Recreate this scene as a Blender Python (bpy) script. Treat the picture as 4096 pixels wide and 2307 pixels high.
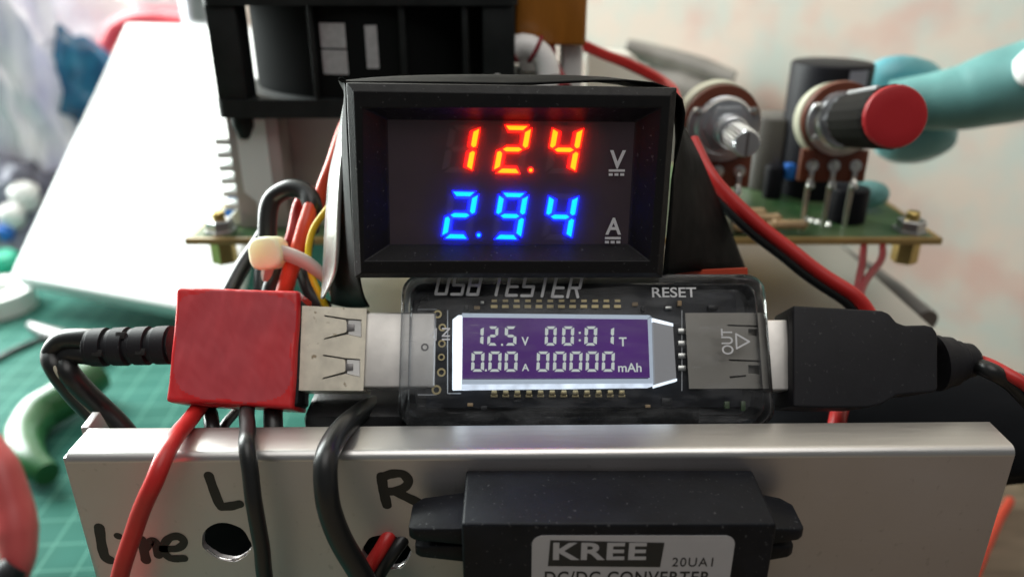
import bpy, bmesh, math, random
from mathutils import Vector, Matrix, noise

random.seed(7)
for o in list(bpy.data.objects):
    bpy.data.objects.remove(o)
scene = bpy.context.scene
COL = scene.collection
S = 0.001                      # everything below is written in millimetres

# ------------------------------------------------------------------ camera
FPX, CX, CY = 3094.0, 2048.0, 1153.5
PITCH = math.radians(23.6)
CAM = Vector((0, 0, 150))
RT = Vector((1, 0, 0))
FW = Vector((0, math.cos(PITCH), -math.sin(PITCH)))
UP = Vector((0, math.sin(PITCH), math.cos(PITCH)))
cd = bpy.data.cameras.new('camera')
cam = bpy.data.objects.new('camera', cd)
COL.objects.link(cam)
cam.location = CAM * S
cam.rotation_euler = (math.pi / 2 - PITCH, 0, 0)
cd.sensor_width = 36
cd.lens = 36 * FPX / 4096
cd.clip_start, cd.clip_end = 0.005, 20
cd.dof.use_dof = True
cd.dof.focus_distance = 0.117
cd.dof.aperture_fstop = 13
scene.camera = cam

# ------------------------------------------------------------------ light
world = bpy.data.worlds.new('World')
scene.world = world
world.use_nodes = True
world.node_tree.nodes['Background'].inputs[0].default_value = (0.94, 0.97, 1.0, 1)
world.node_tree.nodes['Background'].inputs[1].default_value = 0.085


def area(name, loc, aim, sx, sy, watts, col):
    l = bpy.data.lights.new(name, 'AREA')
    l.shape = 'RECTANGLE'
    l.size, l.size_y, l.energy, l.color = sx * S, sy * S, watts, col
    o = bpy.data.objects.new(name, l)
    COL.objects.link(o)
    o.location = Vector(loc) * S
    o.rotation_euler = (Vector(aim) - Vector(loc)).to_track_quat('-Z', 'Y').to_euler()
    return o


area('window_light', (-600, 540, 330), (-60, 170, 90), 480, 680, 24.0, (0.93, 1.0, 0.97))
area('ceiling_light', (40, -90, 760), (20, 130, 80), 560, 620, 2.2, (1.0, 0.97, 0.93))

scene.view_settings.view_transform = 'Standard'
scene.view_settings.look = 'None'
scene.view_settings.exposure = 0.2
scene.view_settings.gamma = 1
scene.cycles.use_denoising = True
scene.cycles.max_bounces = 10
scene.cycles.transparent_max_bounces = 16
scene.cycles.sample_clamp_indirect = 6


# ------------------------------------------------------------------ pixel / frame helpers
def ray(x, y):
    return FW + RT * ((x - CX) / FPX) - UP * ((y - CY) / FPX)


def PD(x, y, d):
    return CAM + ray(x, y) * d


def PZ(x, y, z):
    r = ray(x, y)
    return CAM + r * ((z - CAM.z) / r.z)


def PY(x, y, Y):
    r = ray(x, y)
    return CAM + r * (Y / r.y)


class Frame:
    """right / up / towards-viewer axes standing somewhere in the room"""
    def __init__(s, yaw, tilt, roll, o):
        y, p, r = map(math.radians, (yaw, tilt, roll))
        B = Matrix(((1, 0, 0), (0, 0, -1), (0, 1, 0)))
        Rz = Matrix.Rotation(y, 3, 'Z')
        Rx = Matrix(((1, 0, 0), (0, math.cos(p), math.sin(p)), (0, -math.sin(p), math.cos(p))))
        Rr = Matrix.Rotation(r, 3, 'Z')
        s.R = Rz @ B @ Rx @ Rr
        s.o = Vector(o)

    def L(s, u, v, w=0):
        return s.o + s.R @ Vector((u, v, w))

    def pp(s, x, y, w=0):
        n = s.R @ Vector((0, 0, 1))
        q = s.o + n * w
        r = ray(x, y)
        p = CAM + r * ((q - CAM).dot(n) / r.dot(n))
        l = s.R.transposed() @ (p - s.o)
        return (l.x, l.y)

    def at(s, x, y, w=0):
        u, v = s.pp(x, y, w)
        return s.L(u, v, w)


M = Frame(3.58, 6.46, -1.38, (0.02, 112.74, 117.68))     # volt / ampere meter
T = Frame(0.41, 36.23, -0.08, (11.6, 106.8, 92.92))      # usb tester and everything plugged to it
P = Frame(0, 0, 0.5, (4, 93.2, 83.4))                    # front plate of the chassis
W0 = Frame(0, 0, 0, (0, 0, 0))


def z2(x, y): return (x * .66, 1500 + y * .66)
def z3(x, y): return (1400 + x * .7376, 1650 + y * .7376)
def z7(x, y): return (1300 + x * .5857, 300 + y * .5857)
def z8(x, y): return (1500 + x * .66, 1050 + y * .66)
def zr(x, y): return (2600 + x * .5807, 1050 + y * .5807)
def zp(x, y): return (2650 + x * .827, y * .827)
def zl(x, y): return (800 + x * .62, 400 + y * .62)
def z6(x, y): return (700 + x * .758, 700 + y * .758)


# ------------------------------------------------------------------ materials
def new_mat(name):
    m = bpy.data.materials.new(name)
    m.use_nodes = True
    nt = m.node_tree
    return m, nt, nt.nodes['Principled BSDF']


def mat(name, c, rough=.5, metal=0, spec=.5, var=0, vscale=200, bump=0, bscale=600, c2=None, coat=0,
        rvar=0, stretch=(1, 1, 1), sheen=0, trans=0, sss=0, detail=4, speck=0, sscale=1400, scol=(.30, .30, .31), bstretch=None):
    m, nt, b = new_mat(name)
    N, Lk = nt.nodes, nt.links
    b.inputs['Base Color'].default_value = (*c, 1)
    b.inputs['Roughness'].default_value = rough
    b.inputs['Metallic'].default_value = metal
    b.inputs['Specular IOR Level'].default_value = spec
    b.inputs['Coat Weight'].default_value = coat
    b.inputs['Coat Roughness'].default_value = .12
    b.inputs['Sheen Weight'].default_value = sheen
    b.inputs['Transmission Weight'].default_value = trans
    if sss:
        b.inputs['Subsurface Weight'].default_value = sss
        b.inputs['Subsurface Scale'].default_value = 1
        b.inputs['Subsurface Radius'].default_value = (.004, .004, .003)
    tc = N.new('ShaderNodeTexCoord')
    mp = N.new('ShaderNodeMapping')
    mp.inputs['Scale'].default_value = stretch
    Lk.new(tc.outputs['Object'], mp.inputs['Vector'])
    if var or c2 or rvar:
        n = N.new('ShaderNodeTexNoise')
        n.inputs['Scale'].default_value = vscale
        n.inputs['Detail'].default_value = detail
        Lk.new(mp.outputs[0], n.inputs['Vector'])
        rmp = N.new('ShaderNodeValToRGB')
        rmp.color_ramp.elements[0].position = .35
        rmp.color_ramp.elements[1].position = .65
        if c2:
            rmp.color_ramp.elements[0].color = (*c, 1)
            rmp.color_ramp.elements[1].color = (*c2, 1)
        else:
            rmp.color_ramp.elements[0].color = (*[x * (1 - var) for x in c], 1)
            rmp.color_ramp.elements[1].color = (*[min(1, x * (1 + var)) for x in c], 1)
        Lk.new(n.outputs['Fac'], rmp.inputs[0])
        if var or c2:
            Lk.new(rmp.outputs[0], b.inputs['Base Color'])
        if rvar:
            mr = N.new('ShaderNodeMapRange')
            mr.inputs['From Min'].default_value, mr.inputs['From Max'].default_value = .3, .7
            mr.inputs['To Min'].default_value = max(.02, rough - rvar)
            mr.inputs['To Max'].default_value = rough + rvar
            Lk.new(n.outputs['Fac'], mr.inputs['Value'])
            Lk.new(mr.outputs[0], b.inputs['Roughness'])
    if speck:                                                     # dust and tiny scuffs
        n3 = N.new('ShaderNodeTexNoise')
        n3.inputs['Scale'].default_value = sscale
        n3.inputs['Detail'].default_value = 2
        Lk.new(tc.outputs['Object'], n3.inputs['Vector'])
        th = N.new('ShaderNodeMapRange')
        th.inputs['From Min'].default_value, th.inputs['From Max'].default_value = .67, .76
        th.inputs['To Max'].default_value = speck
        Lk.new(n3.outputs['Fac'], th.inputs['Value'])
        mx = N.new('ShaderNodeMix'); mx.data_type = 'RGBA'
        Lk.new(th.outputs[0], mx.inputs[0])
        if b.inputs['Base Color'].is_linked:
            Lk.new(b.inputs['Base Color'].links[0].from_socket, mx.inputs[6])
        else:
            mx.inputs[6].default_value = (*c, 1)
        mx.inputs[7].default_value = (*scol, 1)
        Lk.new(mx.outputs[2], b.inputs['Base Color'])
    if bump:
        n2 = N.new('ShaderNodeTexNoise')
        n2.inputs['Scale'].default_value = bscale
        n2.inputs['Detail'].default_value = 5
        if bstretch:
            mb2 = N.new('ShaderNodeMapping')
            mb2.inputs['Scale'].default_value = bstretch
            Lk.new(tc.outputs['Object'], mb2.inputs['Vector'])
            Lk.new(mb2.outputs[0], n2.inputs['Vector'])
        else:
            Lk.new(mp.outputs[0], n2.inputs['Vector'])
        bp = N.new('ShaderNodeBump')
        bp.inputs['Strength'].default_value = bump
        bp.inputs['Distance'].default_value = .0005
        Lk.new(n2.outputs['Fac'], bp.inputs['Height'])
        Lk.new(bp.outputs[0], b.inputs['Normal'])
    return m


def emit(name, c, s, base=(.02, .02, .02)):
    m, nt, b = new_mat(name)
    b.inputs['Base Color'].default_value = (*base, 1)
    b.inputs['Emission Color'].default_value = (*c, 1)
    b.inputs['Emission Strength'].default_value = s
    b.inputs['Roughness'].default_value = .4
    return m


def uneven(m, scale, lo, hi):
    """a light guide never glows evenly"""
    nt = m.node_tree
    N, Lk = nt.nodes, nt.links
    b = N['Principled BSDF']
    tc, nz, mr = N.new('ShaderNodeTexCoord'), N.new('ShaderNodeTexNoise'), N.new('ShaderNodeMapRange')
    nz.inputs['Scale'].default_value = scale
    Lk.new(tc.outputs['Object'], nz.inputs['Vector'])
    s_ = b.inputs['Emission Strength'].default_value
    mr.inputs['From Min'].default_value, mr.inputs['From Max'].default_value = .3, .7
    mr.inputs['To Min'].default_value, mr.inputs['To Max'].default_value = lo * s_, hi * s_
    Lk.new(nz.outputs['Fac'], mr.inputs['Value']); Lk.new(mr.outputs[0], b.inputs['Emission Strength'])
    return m


def clear(name, tint, gloss=.12, rough=.06, haze=.03, hazec=(.6, .62, .65)):
    """thin clear plastic: mostly see-through, a little gloss and haze"""
    m = bpy.data.materials.new(name)
    m.use_nodes = True
    nt = m.node_tree
    nt.nodes.clear()
    N, Lk = nt.nodes, nt.links
    out = N.new('ShaderNodeOutputMaterial')
    tr = N.new('ShaderNodeBsdfTransparent')
    tr.inputs[0].default_value = (*tint, 1)
    df = N.new('ShaderNodeBsdfDiffuse')
    df.inputs[0].default_value = (*hazec, 1)
    gl = N.new('ShaderNodeBsdfGlossy')
    gl.inputs['Roughness'].default_value = rough
    m1, m2 = N.new('ShaderNodeMixShader'), N.new('ShaderNodeMixShader')
    tc = N.new('ShaderNodeTexCoord')
    mp = N.new('ShaderNodeMapping')
    mp.inputs['Rotation'].default_value = (0, 0, .5)
    mp.inputs['Scale'].default_value = (1, 5, 1)
    nz = N.new('ShaderNodeTexNoise')
    nz.inputs['Scale'].default_value = 160
    nz.inputs['Detail'].default_value = 6
    mr = N.new('ShaderNodeMapRange')
    mr.inputs['From Min'].default_value, mr.inputs['From Max'].default_value = .45, .75
    mr.inputs['To Min'].default_value, mr.inputs['To Max'].default_value = haze * .4, haze * 3
    Lk.new(tc.outputs['Object'], mp.inputs[0])
    Lk.new(mp.outputs[0], nz.inputs['Vector'])
    Lk.new(nz.outputs['Fac'], mr.inputs['Value'])
    ms = N.new('ShaderNodeMapping')
    ms.inputs['Rotation'].default_value = (0, .6, .9)
    ms.inputs['Scale'].default_value = (1, 14, 3)
    ns = N.new('ShaderNodeTexNoise')
    ns.inputs['Scale'].default_value = 330
    ns.inputs['Detail'].default_value = 3
    Lk.new(tc.outputs['Object'], ms.inputs[0]); Lk.new(ms.outputs[0], ns.inputs['Vector'])
    m3 = N.new('ShaderNodeMapRange')
    m3.inputs['From Min'].default_value, m3.inputs['From Max'].default_value = .66, .76
    m3.inputs['To Max'].default_value = haze * 4
    Lk.new(ns.outputs['Fac'], m3.inputs['Value'])
    ad = N.new('ShaderNodeMath'); ad.operation = 'ADD'
    Lk.new(mr.outputs[0], ad.inputs[0]); Lk.new(m3.outputs[0], ad.inputs[1])
    Lk.new(ad.outputs[0], m1.inputs[0])
    Lk.new(tr.outputs[0], m1.inputs[1])
    Lk.new(df.outputs[0], m1.inputs[2])
    lw = N.new('ShaderNodeLayerWeight')
    lw.inputs[0].default_value = gloss
    Lk.new(lw.outputs['Fresnel'], m2.inputs[0])
    Lk.new(m1.outputs[0], m2.inputs[1])
    Lk.new(gl.outputs[0], m2.inputs[2])
    Lk.new(m2.outputs[0], out.inputs[0])
    return m


def wall_mat():
    m, nt, b = new_mat('mottled_wallpaper')
    N, Lk = nt.nodes, nt.links
    tc = N.new('ShaderNodeTexCoord')
    n1 = N.new('ShaderNodeTexNoise'); n1.inputs['Scale'].default_value = 46; n1.inputs['Detail'].default_value = 3
    n2 = N.new('ShaderNodeTexNoise'); n2.inputs['Scale'].default_value = 38; n2.inputs['Detail'].default_value = 3
    mp = N.new('ShaderNodeMapping'); mp.inputs['Location'].default_value = (3.1, 1.7, 5.2)
    Lk.new(tc.outputs['Object'], n1.inputs['Vector'])
    Lk.new(tc.outputs['Object'], mp.inputs[0]); Lk.new(mp.outputs[0], n2.inputs['Vector'])
    r1 = N.new('ShaderNodeValToRGB')
    e = r1.color_ramp.elements
    e[0].position, e[0].color = .38, (.52, .545, .49, 1)
    e[1].position, e[1].color = .60, (.64, .53, .45, 1)
    r2 = N.new('ShaderNodeValToRGB')
    e = r2.color_ramp.elements
    e[0].position, e[0].color = .50, (0, 0, 0, 1)
    e[1].position, e[1].color = .68, (1, 1, 1, 1)
    mx = N.new('ShaderNodeMix'); mx.data_type = 'RGBA'
    mx.inputs[7].default_value = (.61, .385, .325, 1)
    Lk.new(n1.outputs['Fac'], r1.inputs[0]); Lk.new(n2.outputs['Fac'], r2.inputs[0])
    ml = N.new('ShaderNodeMath'); ml.operation = 'MULTIPLY'; ml.inputs[1].default_value = .75
    Lk.new(r2.outputs[0], ml.inputs[0]); Lk.new(ml.outputs[0], mx.inputs[0])
    Lk.new(r1.outputs[0], mx.inputs[6]); Lk.new(mx.outputs[2], b.inputs['Base Color'])
    b.inputs['Roughness'].default_value = .7
    return m


def mat_grid(name):
    m, nt, b = new_mat(name)
    N, Lk = nt.nodes, nt.links
    tc = N.new('ShaderNodeTexCoord')
    sx = N.new('ShaderNodeSeparateXYZ')
    mpp = N.new('ShaderNodeMapping'); mpp.inputs['Rotation'].default_value = (0, 0, math.radians(-4))
    Lk.new(tc.outputs['Object'], mpp.inputs[0]); Lk.new(mpp.outputs[0], sx.inputs[0])
    facs = []
    for k in (0, 1):
        a = N.new('ShaderNodeMath'); a.operation = 'MULTIPLY'; a.inputs[1].default_value = 100
        f = N.new('ShaderNodeMath'); f.operation = 'FRACT'
        c = N.new('ShaderNodeMath'); c.operation = 'LESS_THAN'; c.inputs[1].default_value = .055
        Lk.new(sx.outputs[k], a.inputs[0]); Lk.new(a.outputs[0], f.inputs[0]); Lk.new(f.outputs[0], c.inputs[0])
        facs.append(c)
    mx = N.new('ShaderNodeMath'); mx.operation = 'MAXIMUM'
    Lk.new(facs[0].outputs[0], mx.inputs[0]); Lk.new(facs[1].outputs[0], mx.inputs[1])
    ml = N.new('ShaderNodeMath'); ml.operation = 'MULTIPLY'; ml.inputs[1].default_value = .55
    Lk.new(mx.outputs[0], ml.inputs[0])
    n = N.new('ShaderNodeTexNoise'); n.inputs['Scale'].default_value = 30; n.inputs['Detail'].default_value = 6
    Lk.new(tc.outputs['Object'], n.inputs['Vector'])
    r = N.new('ShaderNodeValToRGB')
    r.color_ramp.elements[0].position, r.color_ramp.elements[0].color = .3, (.017, .100, .075, 1)
    r.color_ramp.elements[1].position, r.color_ramp.elements[1].color = .7, (.025, .128, .102, 1)
    Lk.new(n.outputs['Fac'], r.inputs[0])
    mc = N.new('ShaderNodeMix'); mc.data_type = 'RGBA'
    Lk.new(ml.outputs[0], mc.inputs[0]); Lk.new(r.outputs[0], mc.inputs[6])
    mc.inputs[7].default_value = (.13, .33, .26, 1)
    Lk.new(mc.outputs[2], b.inputs['Base Color'])
    b.inputs['Roughness'].default_value = .8
    b.inputs['Specular IOR Level'].default_value = .15
    return m


MT = dict(
    black=mat('black_abs', (.012, .012, .013), .38, var=.25, vscale=900, bump=.08, bscale=2500),
    potting=mat('converter_plastic', (.006, .007, .010), .5, spec=.22, var=.3, vscale=160, bump=.10, bscale=900, speck=.22, sscale=1500),
    bezel=mat('bezel_black', (.007, .007, .008), .5, spec=.25, speck=.2, sscale=1500, bump=.10, bscale=3500, rvar=.08, vscale=700),
    screen=mat('meter_screen', (.060, .040, .050), .30, spec=.4, var=.12, vscale=120),
    unlit=mat('unlit_segment', (.090, .066, .078), .45),
    wrap=mat('black_tape', (.004, .0045, .0045), .6, spec=.1, bump=.06, bscale=300, rvar=.06, vscale=250),
    film=mat('highlight_film', (.30, .31, .30), .26, .6, spec=1.0, bump=.03, bscale=300),  # pale metal tone puts the black tape's highlight into its colour
    rubber=mat('black_rubber', (.013, .013, .016), .6, spec=.3, speck=.12, sscale=1500, bump=.05, bscale=1800, var=.15, vscale=120),
    wire_black=mat('black_pvc', (.012, .013, .013), .36, bump=.06, bscale=500),
    wire_red=mat('red_pvc', (.52, .022, .020), .38, var=.08, vscale=150, bump=.08, bscale=400),
    wire_dred=mat('dark_red_pvc', (.22, .008, .016), .4),
    wire_orange=mat('orange_red_pvc', (.62, .060, .025), .36),
    wire_yellow=mat('yellow_pvc', (.72, .52, .015), .36),
    wire_cream=mat('cream_stripe', (.50, .47, .36), .5),
    tape_red=mat('red_tape', (.66, .016, .018), .36, c2=(.60, .024, .028), vscale=130, bump=.04, bscale=160, detail=2),
    tape_stuck=mat('red_tape_stuck', (.50, .050, .064), .62, c2=(.58, .038, .048), vscale=90, bump=.03, bscale=160, detail=1),
    tape_orange=mat('orange_red_tape', (.60, .075, .035), .45),
    alu=mat('satin_aluminium', (.57, .535, .535), .50, .90, var=.05, vscale=45, bump=.05, bscale=1500, rvar=.07, bstretch=(.12, 1, 1), speck=.35, sscale=700, scol=(.35, .33, .32)),
    alu_flange=mat('satin_aluminium_bend', (.68, .67, .65), .36, .95, bump=.06, bscale=1500, bstretch=(.1, 1, 1)),
    alu_edge=mat('bare_aluminium', (.82, .82, .80), .25, 1, bump=.3, bscale=900),
    steel=mat('nickel_plated_steel', (.70, .65, .54), .46, .7, speck=.8, sscale=800, scol=(.24, .17, .09), var=.10, vscale=420, bump=.03, bscale=900, rvar=.03),
    steel_dull=mat('dull_plated_steel', (.34, .32, .285), .45, .75, var=.06, vscale=200),
    steel2=mat('pale_plated_steel', (.78, .75, .71), .46, .7, var=.06, vscale=300, bump=.03, bscale=1200),
    zinc=mat('zinc_plate', (.62, .64, .66), .32, .95, var=.1, vscale=200, bump=.05),
    solder=mat('tinned_metal', (.72, .72, .68), .28, 1),
    brass=mat('brass', (.62, .46, .17), .32, 1, var=.1),
    gold=mat('gold_pad', (.55, .45, .24), .35, .9),
    ink=mat('black_marker_ink', (.010, .009, .009), .45),
    print_white=mat('white_print', (.62, .63, .65), .5),
    print_grey=mat('grey_print', (.72, .72, .76), .5),
    print_black=mat('black_print', (.015, .015, .017), .5),
    label=mat('label_paper', (.46, .45, .47), .5, var=.03),
    nylon=mat('cream_nylon', (.90, .92, .62), .4, sss=.25),
    nylon2=mat('milky_nylon_strap', (.62, .56, .50), .4),
    pcb_black=mat('black_circuit_board', (.012, .013, .017), .4, var=.5, vscale=300),
    pcb_green=mat('green_circuit_board', (.030, .085, .030), .35, c2=(.10, .15, .07), vscale=90),
    pcb_edge=mat('glass_fibre_board', (.33, .22, .075), .5, var=.25, vscale=90),
    phenolic=mat('brown_phenolic', (.16, .040, .018), .45),
    cream=mat('cream_plastic', (.62, .62, .48), .45),
    cap=mat('capacitor_sleeve', (.007, .007, .010), .5, spec=.15),
    cap_stripe=mat('capacitor_stripe', (.26, .27, .33), .4),
    resistor=mat('resistor_tan', (.50, .34, .18), .5, var=.2),
    dark_can=mat('dark_grey_sleeve', (.085, .078, .070), .4),
    blue=mat('blue_plastic', (.02, .14, .52), .35),
    heat=mat('heatsink_aluminium', (.52, .47, .45), .5, .5, var=.06, vscale=90),
    heat2=mat('heatsink_face', (.80, .84, .82), .5, .1),
    amber=mat('amber_tape', (.40, .15, .018), .32, var=.10, vscale=(70), stretch=(6, 1, 1), coat=.3),
    ivory=mat('ivory_plastic', (.80, .78, .70), .45),
    white=mat('white_plastic', (.80, .79, .77), .4),
    fan=mat('fan_black', (.012, .014, .014), .62, spec=.22, var=.3, vscale=120),
    fan_in=mat('fan_black_matt', (.009, .010, .010), .95, spec=.04),
    sticker=mat('grey_sticker', (.42, .42, .43), .5, var=.1, vscale=800),
    card=mat('white_card', (.90, .91, .90), .6),
    knob=mat('knob_black', (.008, .008, .008), .62, spec=.12),
    knobcap=mat('red_cap', (.46, .014, .020), .42, bump=.06, bscale=900),
    teal=mat('teal_rubber', (.13, .32, .31), .45, var=.25, vscale=45, bump=.1, bscale=60),
    teal2=mat('teal_film', (.10, .34, .40), .35, c2=(.20, .46, .46), vscale=45),
    green_h=mat('green_handle', (.016, .085, .026), .35, spec=.3, coat=.12, var=.2, vscale=60),
    pink_h=mat('coral_handle', (.55, .085, .085), .4, var=.1, vscale=50),
    foam=mat('matt_black_fill', (.012, .012, .012), .8, bump=.4, bscale=1500),
    pouch=mat('black_nylon', (.007, .008, .010), .85, spec=.12, bump=.5, bscale=120),
    wood=mat('desk_wood', (.13, .095, .062), .5, c2=(.20, .15, .10), vscale=40, stretch=(1, 6, 1)),
    grey=mat('grey_metal_tool', (.30, .285, .26), .45, .3, var=.2, vscale=50),
    bag=mat('milky_bag', (.86, .86, .90), .22, c2=(.42, .42, .66), vscale=26, bump=.8, bscale=50, coat=.4, stretch=(2, 1, .5)),
    bagw=mat('white_bag', (.78, .79, .80), .5, bump=.5, bscale=40),
    red_lid=mat('red_plastic', (.62, .06, .08), .4),
    blue_foil=mat('blue_foil', (.010, .055, .15), .25, c2=(.035, .20, .34), vscale=60, bump=.6, bscale=70),
    mint=mat('mint_plastic', (.03, .45, .28), .4),
    dark=mat('dark_clutter', (.07, .07, .10), .4, c2=(.30, .30, .38), vscale=70, bump=.5, bscale=90),
    steel_dark=mat('grey_steel', (.20, .19, .19), .4, .6),
)
WALL = wall_mat()
MAT_GREEN = mat_grid('green_cutting_mat')
CASE = clear('clear_case', (.80, .81, .82), gloss=.16, rough=.10, haze=.038)
RED_HOT = emit('red_led', (1.0, .17, .002), 4.0)
RED_HALO = emit('red_led_halo', (1.0, .002, .002), 7)  # glowing border painted in as the halo round the red segments
BLUE_HOT = emit('blue_led', (.0, .66, 1.0), 1.35)
BLUE_HALO = emit('blue_led_halo', (.002, .004, 1.0), 8)  # same painted halo for the blue segments
LCD_VIOLET = emit('lcd_violet', (.060, .006, .145), .85)
uneven(LCD_VIOLET, 70, .82, 1.15)
LCD_DIGIT = emit('lcd_digit', (.56, .62, .58), .85)
LCD_GLOW = emit('lcd_backlight', (.80, .90, 1.0), 1.7)
LCD_MID = uneven(emit('lcd_backlight_mid', (.72, .82, .96), 1.3), 260, .45, 1.25)
uneven(LCD_GLOW, 200, .7, 1.2)
LCD_SOFT = emit('lcd_backlight_soft', (.40, .47, .56), .9)
LCD_GREY = emit('lcd_diffuser', (.30, .30, .31), .45, base=(.2, .2, .2))


def frosted(name, amount, col):
    m = bpy.data.materials.new(name)
    m.use_nodes = True
    nt = m.node_tree
    nt.nodes.clear()
    N, Lk = nt.nodes, nt.links
    out = N.new('ShaderNodeOutputMaterial')
    tr = N.new('ShaderNodeBsdfTransparent'); tr.inputs[0].default_value = (.97, .97, .97, 1)
    tl = N.new('ShaderNodeBsdfTranslucent'); tl.inputs[0].default_value = (*col, 1)
    mx = N.new('ShaderNodeMixShader'); mx.inputs[0].default_value = amount
    gl = N.new('ShaderNodeBsdfGlossy'); gl.inputs['Roughness'].default_value = .25
    m2 = N.new('ShaderNodeMixShader'); m2.inputs[0].default_value = .03
    Lk.new(tr.outputs[0], mx.inputs[1]); Lk.new(tl.outputs[0], mx.inputs[2])
    Lk.new(mx.outputs[0], m2.inputs[1]); Lk.new(gl.outputs[0], m2.inputs[2])
    Lk.new(m2.outputs[0], out.inputs[0])
    return m


FILM = frosted('halo_diffuser', .17, (.8, .75, .8))  # diffusing layer added to make the digits bleed a halo


# ------------------------------------------------------------------ mesh building
class MB:
    def __init__(s):
        s.bm = bmesh.new()

    def face(s, pts):
        vs = [s.bm.verts.new(p) for p in pts]
        return s.bm.faces.new(vs)

    def prism(s, poly, f, w0, w1, bevel=0, seg=2, pixel=False):
        """poly = list of (u,v) in frame f (or pixels), from depth w0 (back) to w1 (front)"""
        if pixel:
            poly = [f.pp(x, y, w1) for x, y in poly]
        t = bmesh.new()
        a = [t.verts.new(f.L(u, v, w0)) for u, v in poly]
        b = [t.verts.new(f.L(u, v, w1)) for u, v in poly]
        n = len(poly)
        t.faces.new(a[::-1]); t.faces.new(b)
        for i in range(n):
            t.faces.new((a[i], a[(i + 1) % n], b[(i + 1) % n], b[i]))
        bmesh.ops.recalc_face_normals(t, faces=t.faces)
        if bevel:
            bmesh.ops.bevel(t, geom=[e for e in t.edges if e.calc_face_angle(0) > .35], offset=bevel, segments=seg,
                            affect='EDGES', profile=.5, clamp_overlap=True)
        s.merge(t)

    def merge(s, t):
        me = bpy.data.meshes.new('tmp')
        t.to_mesh(me); t.free()
        s.bm.from_mesh(me)
        bpy.data.meshes.remove(me)

    def box(s, f, u0, u1, v0, v1, w0, w1, bevel=0, seg=2):
        s.prism([(u0, v0), (u1, v0), (u1, v1), (u0, v1)], f, w0, w1, bevel, seg)

    def wbox(s, x0, x1, y0, y1, z0, z1, bevel=0, seg=2):
        # world axes: u = X, v = Z, w = -Y
        s.prism([(x0, z0), (x1, z0), (x1, z1), (x0, z1)], W0, -y1, -y0, bevel, seg)

    def tube(s, pts, r, seg=14, smooth=6, caps=True, flat=None):
        pts = [Vector(p) for p in pts]
        if smooth and len(pts) > 2:
            pts, rr = spline(pts, r, smooth)
        else:
            rr = r if isinstance(r, (list, tuple)) else [r] * len(pts)
        if smooth and len(pts) > 2:
            for i in range(1, len(pts) - 1):
                pts[i] = pts[i] + noise.noise_vector(pts[i] * .16) * min(.22, rr[i] * .16)
        up = Vector((0, 0, 1))
        rings = []
        t0 = (pts[1] - pts[0]).normalized()
        nrm = t0.cross(up)
        if nrm.length < .05:
            nrm = t0.cross(Vector((1, 0, 0)))
        nrm.normalize()
        for i, p in enumerate(pts):
            t = (pts[min(i + 1, len(pts) - 1)] - pts[max(i - 1, 0)]).normalized()
            nrm = (nrm - t * nrm.dot(t)).normalized()
            bn = t.cross(nrm)
            rings.append([s.bm.verts.new(p + (nrm * math.cos(a) + bn * math.sin(a)) * rr[i])
                          for a in [2 * math.pi * k / seg for k in range(seg)]])
        for a, b in zip(rings, rings[1:]):
            for k in range(seg):
                s.bm.faces.new((a[k], a[(k + 1) % seg], b[(k + 1) % seg], b[k]))
        if caps:
            s.bm.faces.new(rings[0][::-1]); s.bm.faces.new(rings[-1])

    def lathe(s, p, axis, prof, seg=40, phase=0, ribs=0, ribd=0):
        """prof = list of (distance along axis, radius)"""
        axis = Vector(axis).normalized()
        n = axis.cross(Vector((0, 0, 1)))
        if n.length < .05:
            n = axis.cross(Vector((1, 0, 0)))
        n.normalize(); b = axis.cross(n)
        rings = []
        for d, r in prof:
            ring = []
            for k in range(seg):
                a = 2 * math.pi * k / seg + phase
                q = r - (ribd if ribs and (k * ribs * 2 // seg) % 2 else 0)
                ring.append(s.bm.verts.new(Vector(p) + axis * d + (n * math.cos(a) + b * math.sin(a)) * q))
            rings.append(ring)
        for a, c in zip(rings, rings[1:]):
            for k in range(seg):
                s.bm.faces.new((a[k], a[(k + 1) % seg], c[(k + 1) % seg], c[k]))
        s.bm.faces.new(rings[0][::-1]); s.bm.faces.new(rings[-1])

    def grid(s, rows):
        vs = [[s.bm.verts.new(p) for p in r] for r in rows]
        for a, b in zip(vs, vs[1:]):
            for k in range(len(a) - 1):
                s.bm.faces.new((a[k], a[k + 1], b[k + 1], b[k]))

    def blob(s, c, rad, amp=.25, freq=2.0, seed=0, sub=4):
        t = bmesh.new()
        bmesh.ops.create_icosphere(t, subdivisions=sub, radius=1)
        for v in t.verts:
            d = v.co.copy()
            k = 1 + amp * noise.fractal(d * freq + Vector((seed, seed * 2, -seed)), 1, 2, 4)
            v.co = Vector(c) + Vector((d.x * rad[0], d.y * rad[1], d.z * rad[2])) * k
        s.merge(t)

    def build(s, name, material, parent=None, base=None, ang=35, recalc=True):
        bm = s.bm
        if recalc:
            bmesh.ops.recalc_face_normals(bm, faces=bm.faces)
        root = parent
        while root is not None and root.parent is not None:
            root = root.parent
        org = Vector(root['mm']) if root is not None else (Vector(base) if base is not None else Vector((0, 0, 0)))
        if root is None and base is None:
            xs = [v.co for v in bm.verts]
            org = sum(xs, Vector()) / len(xs)
            org.z = min(v.z for v in xs)
        for v in bm.verts:
            v.co = (v.co - org) * S
        for fc in bm.faces:
            fc.smooth = True
        for e in bm.edges:
            e.smooth = e.calc_face_angle(0) < math.radians(ang)
        me = bpy.data.meshes.new(name)
        bm.to_mesh(me); bm.free()
        me.materials.append(material)
        o = bpy.data.objects.new(name, me)
        COL.objects.link(o)
        if parent is not None:
            o.parent = parent
        else:
            o.location = org * S
            o['mm'] = list(org)
        return o


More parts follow.
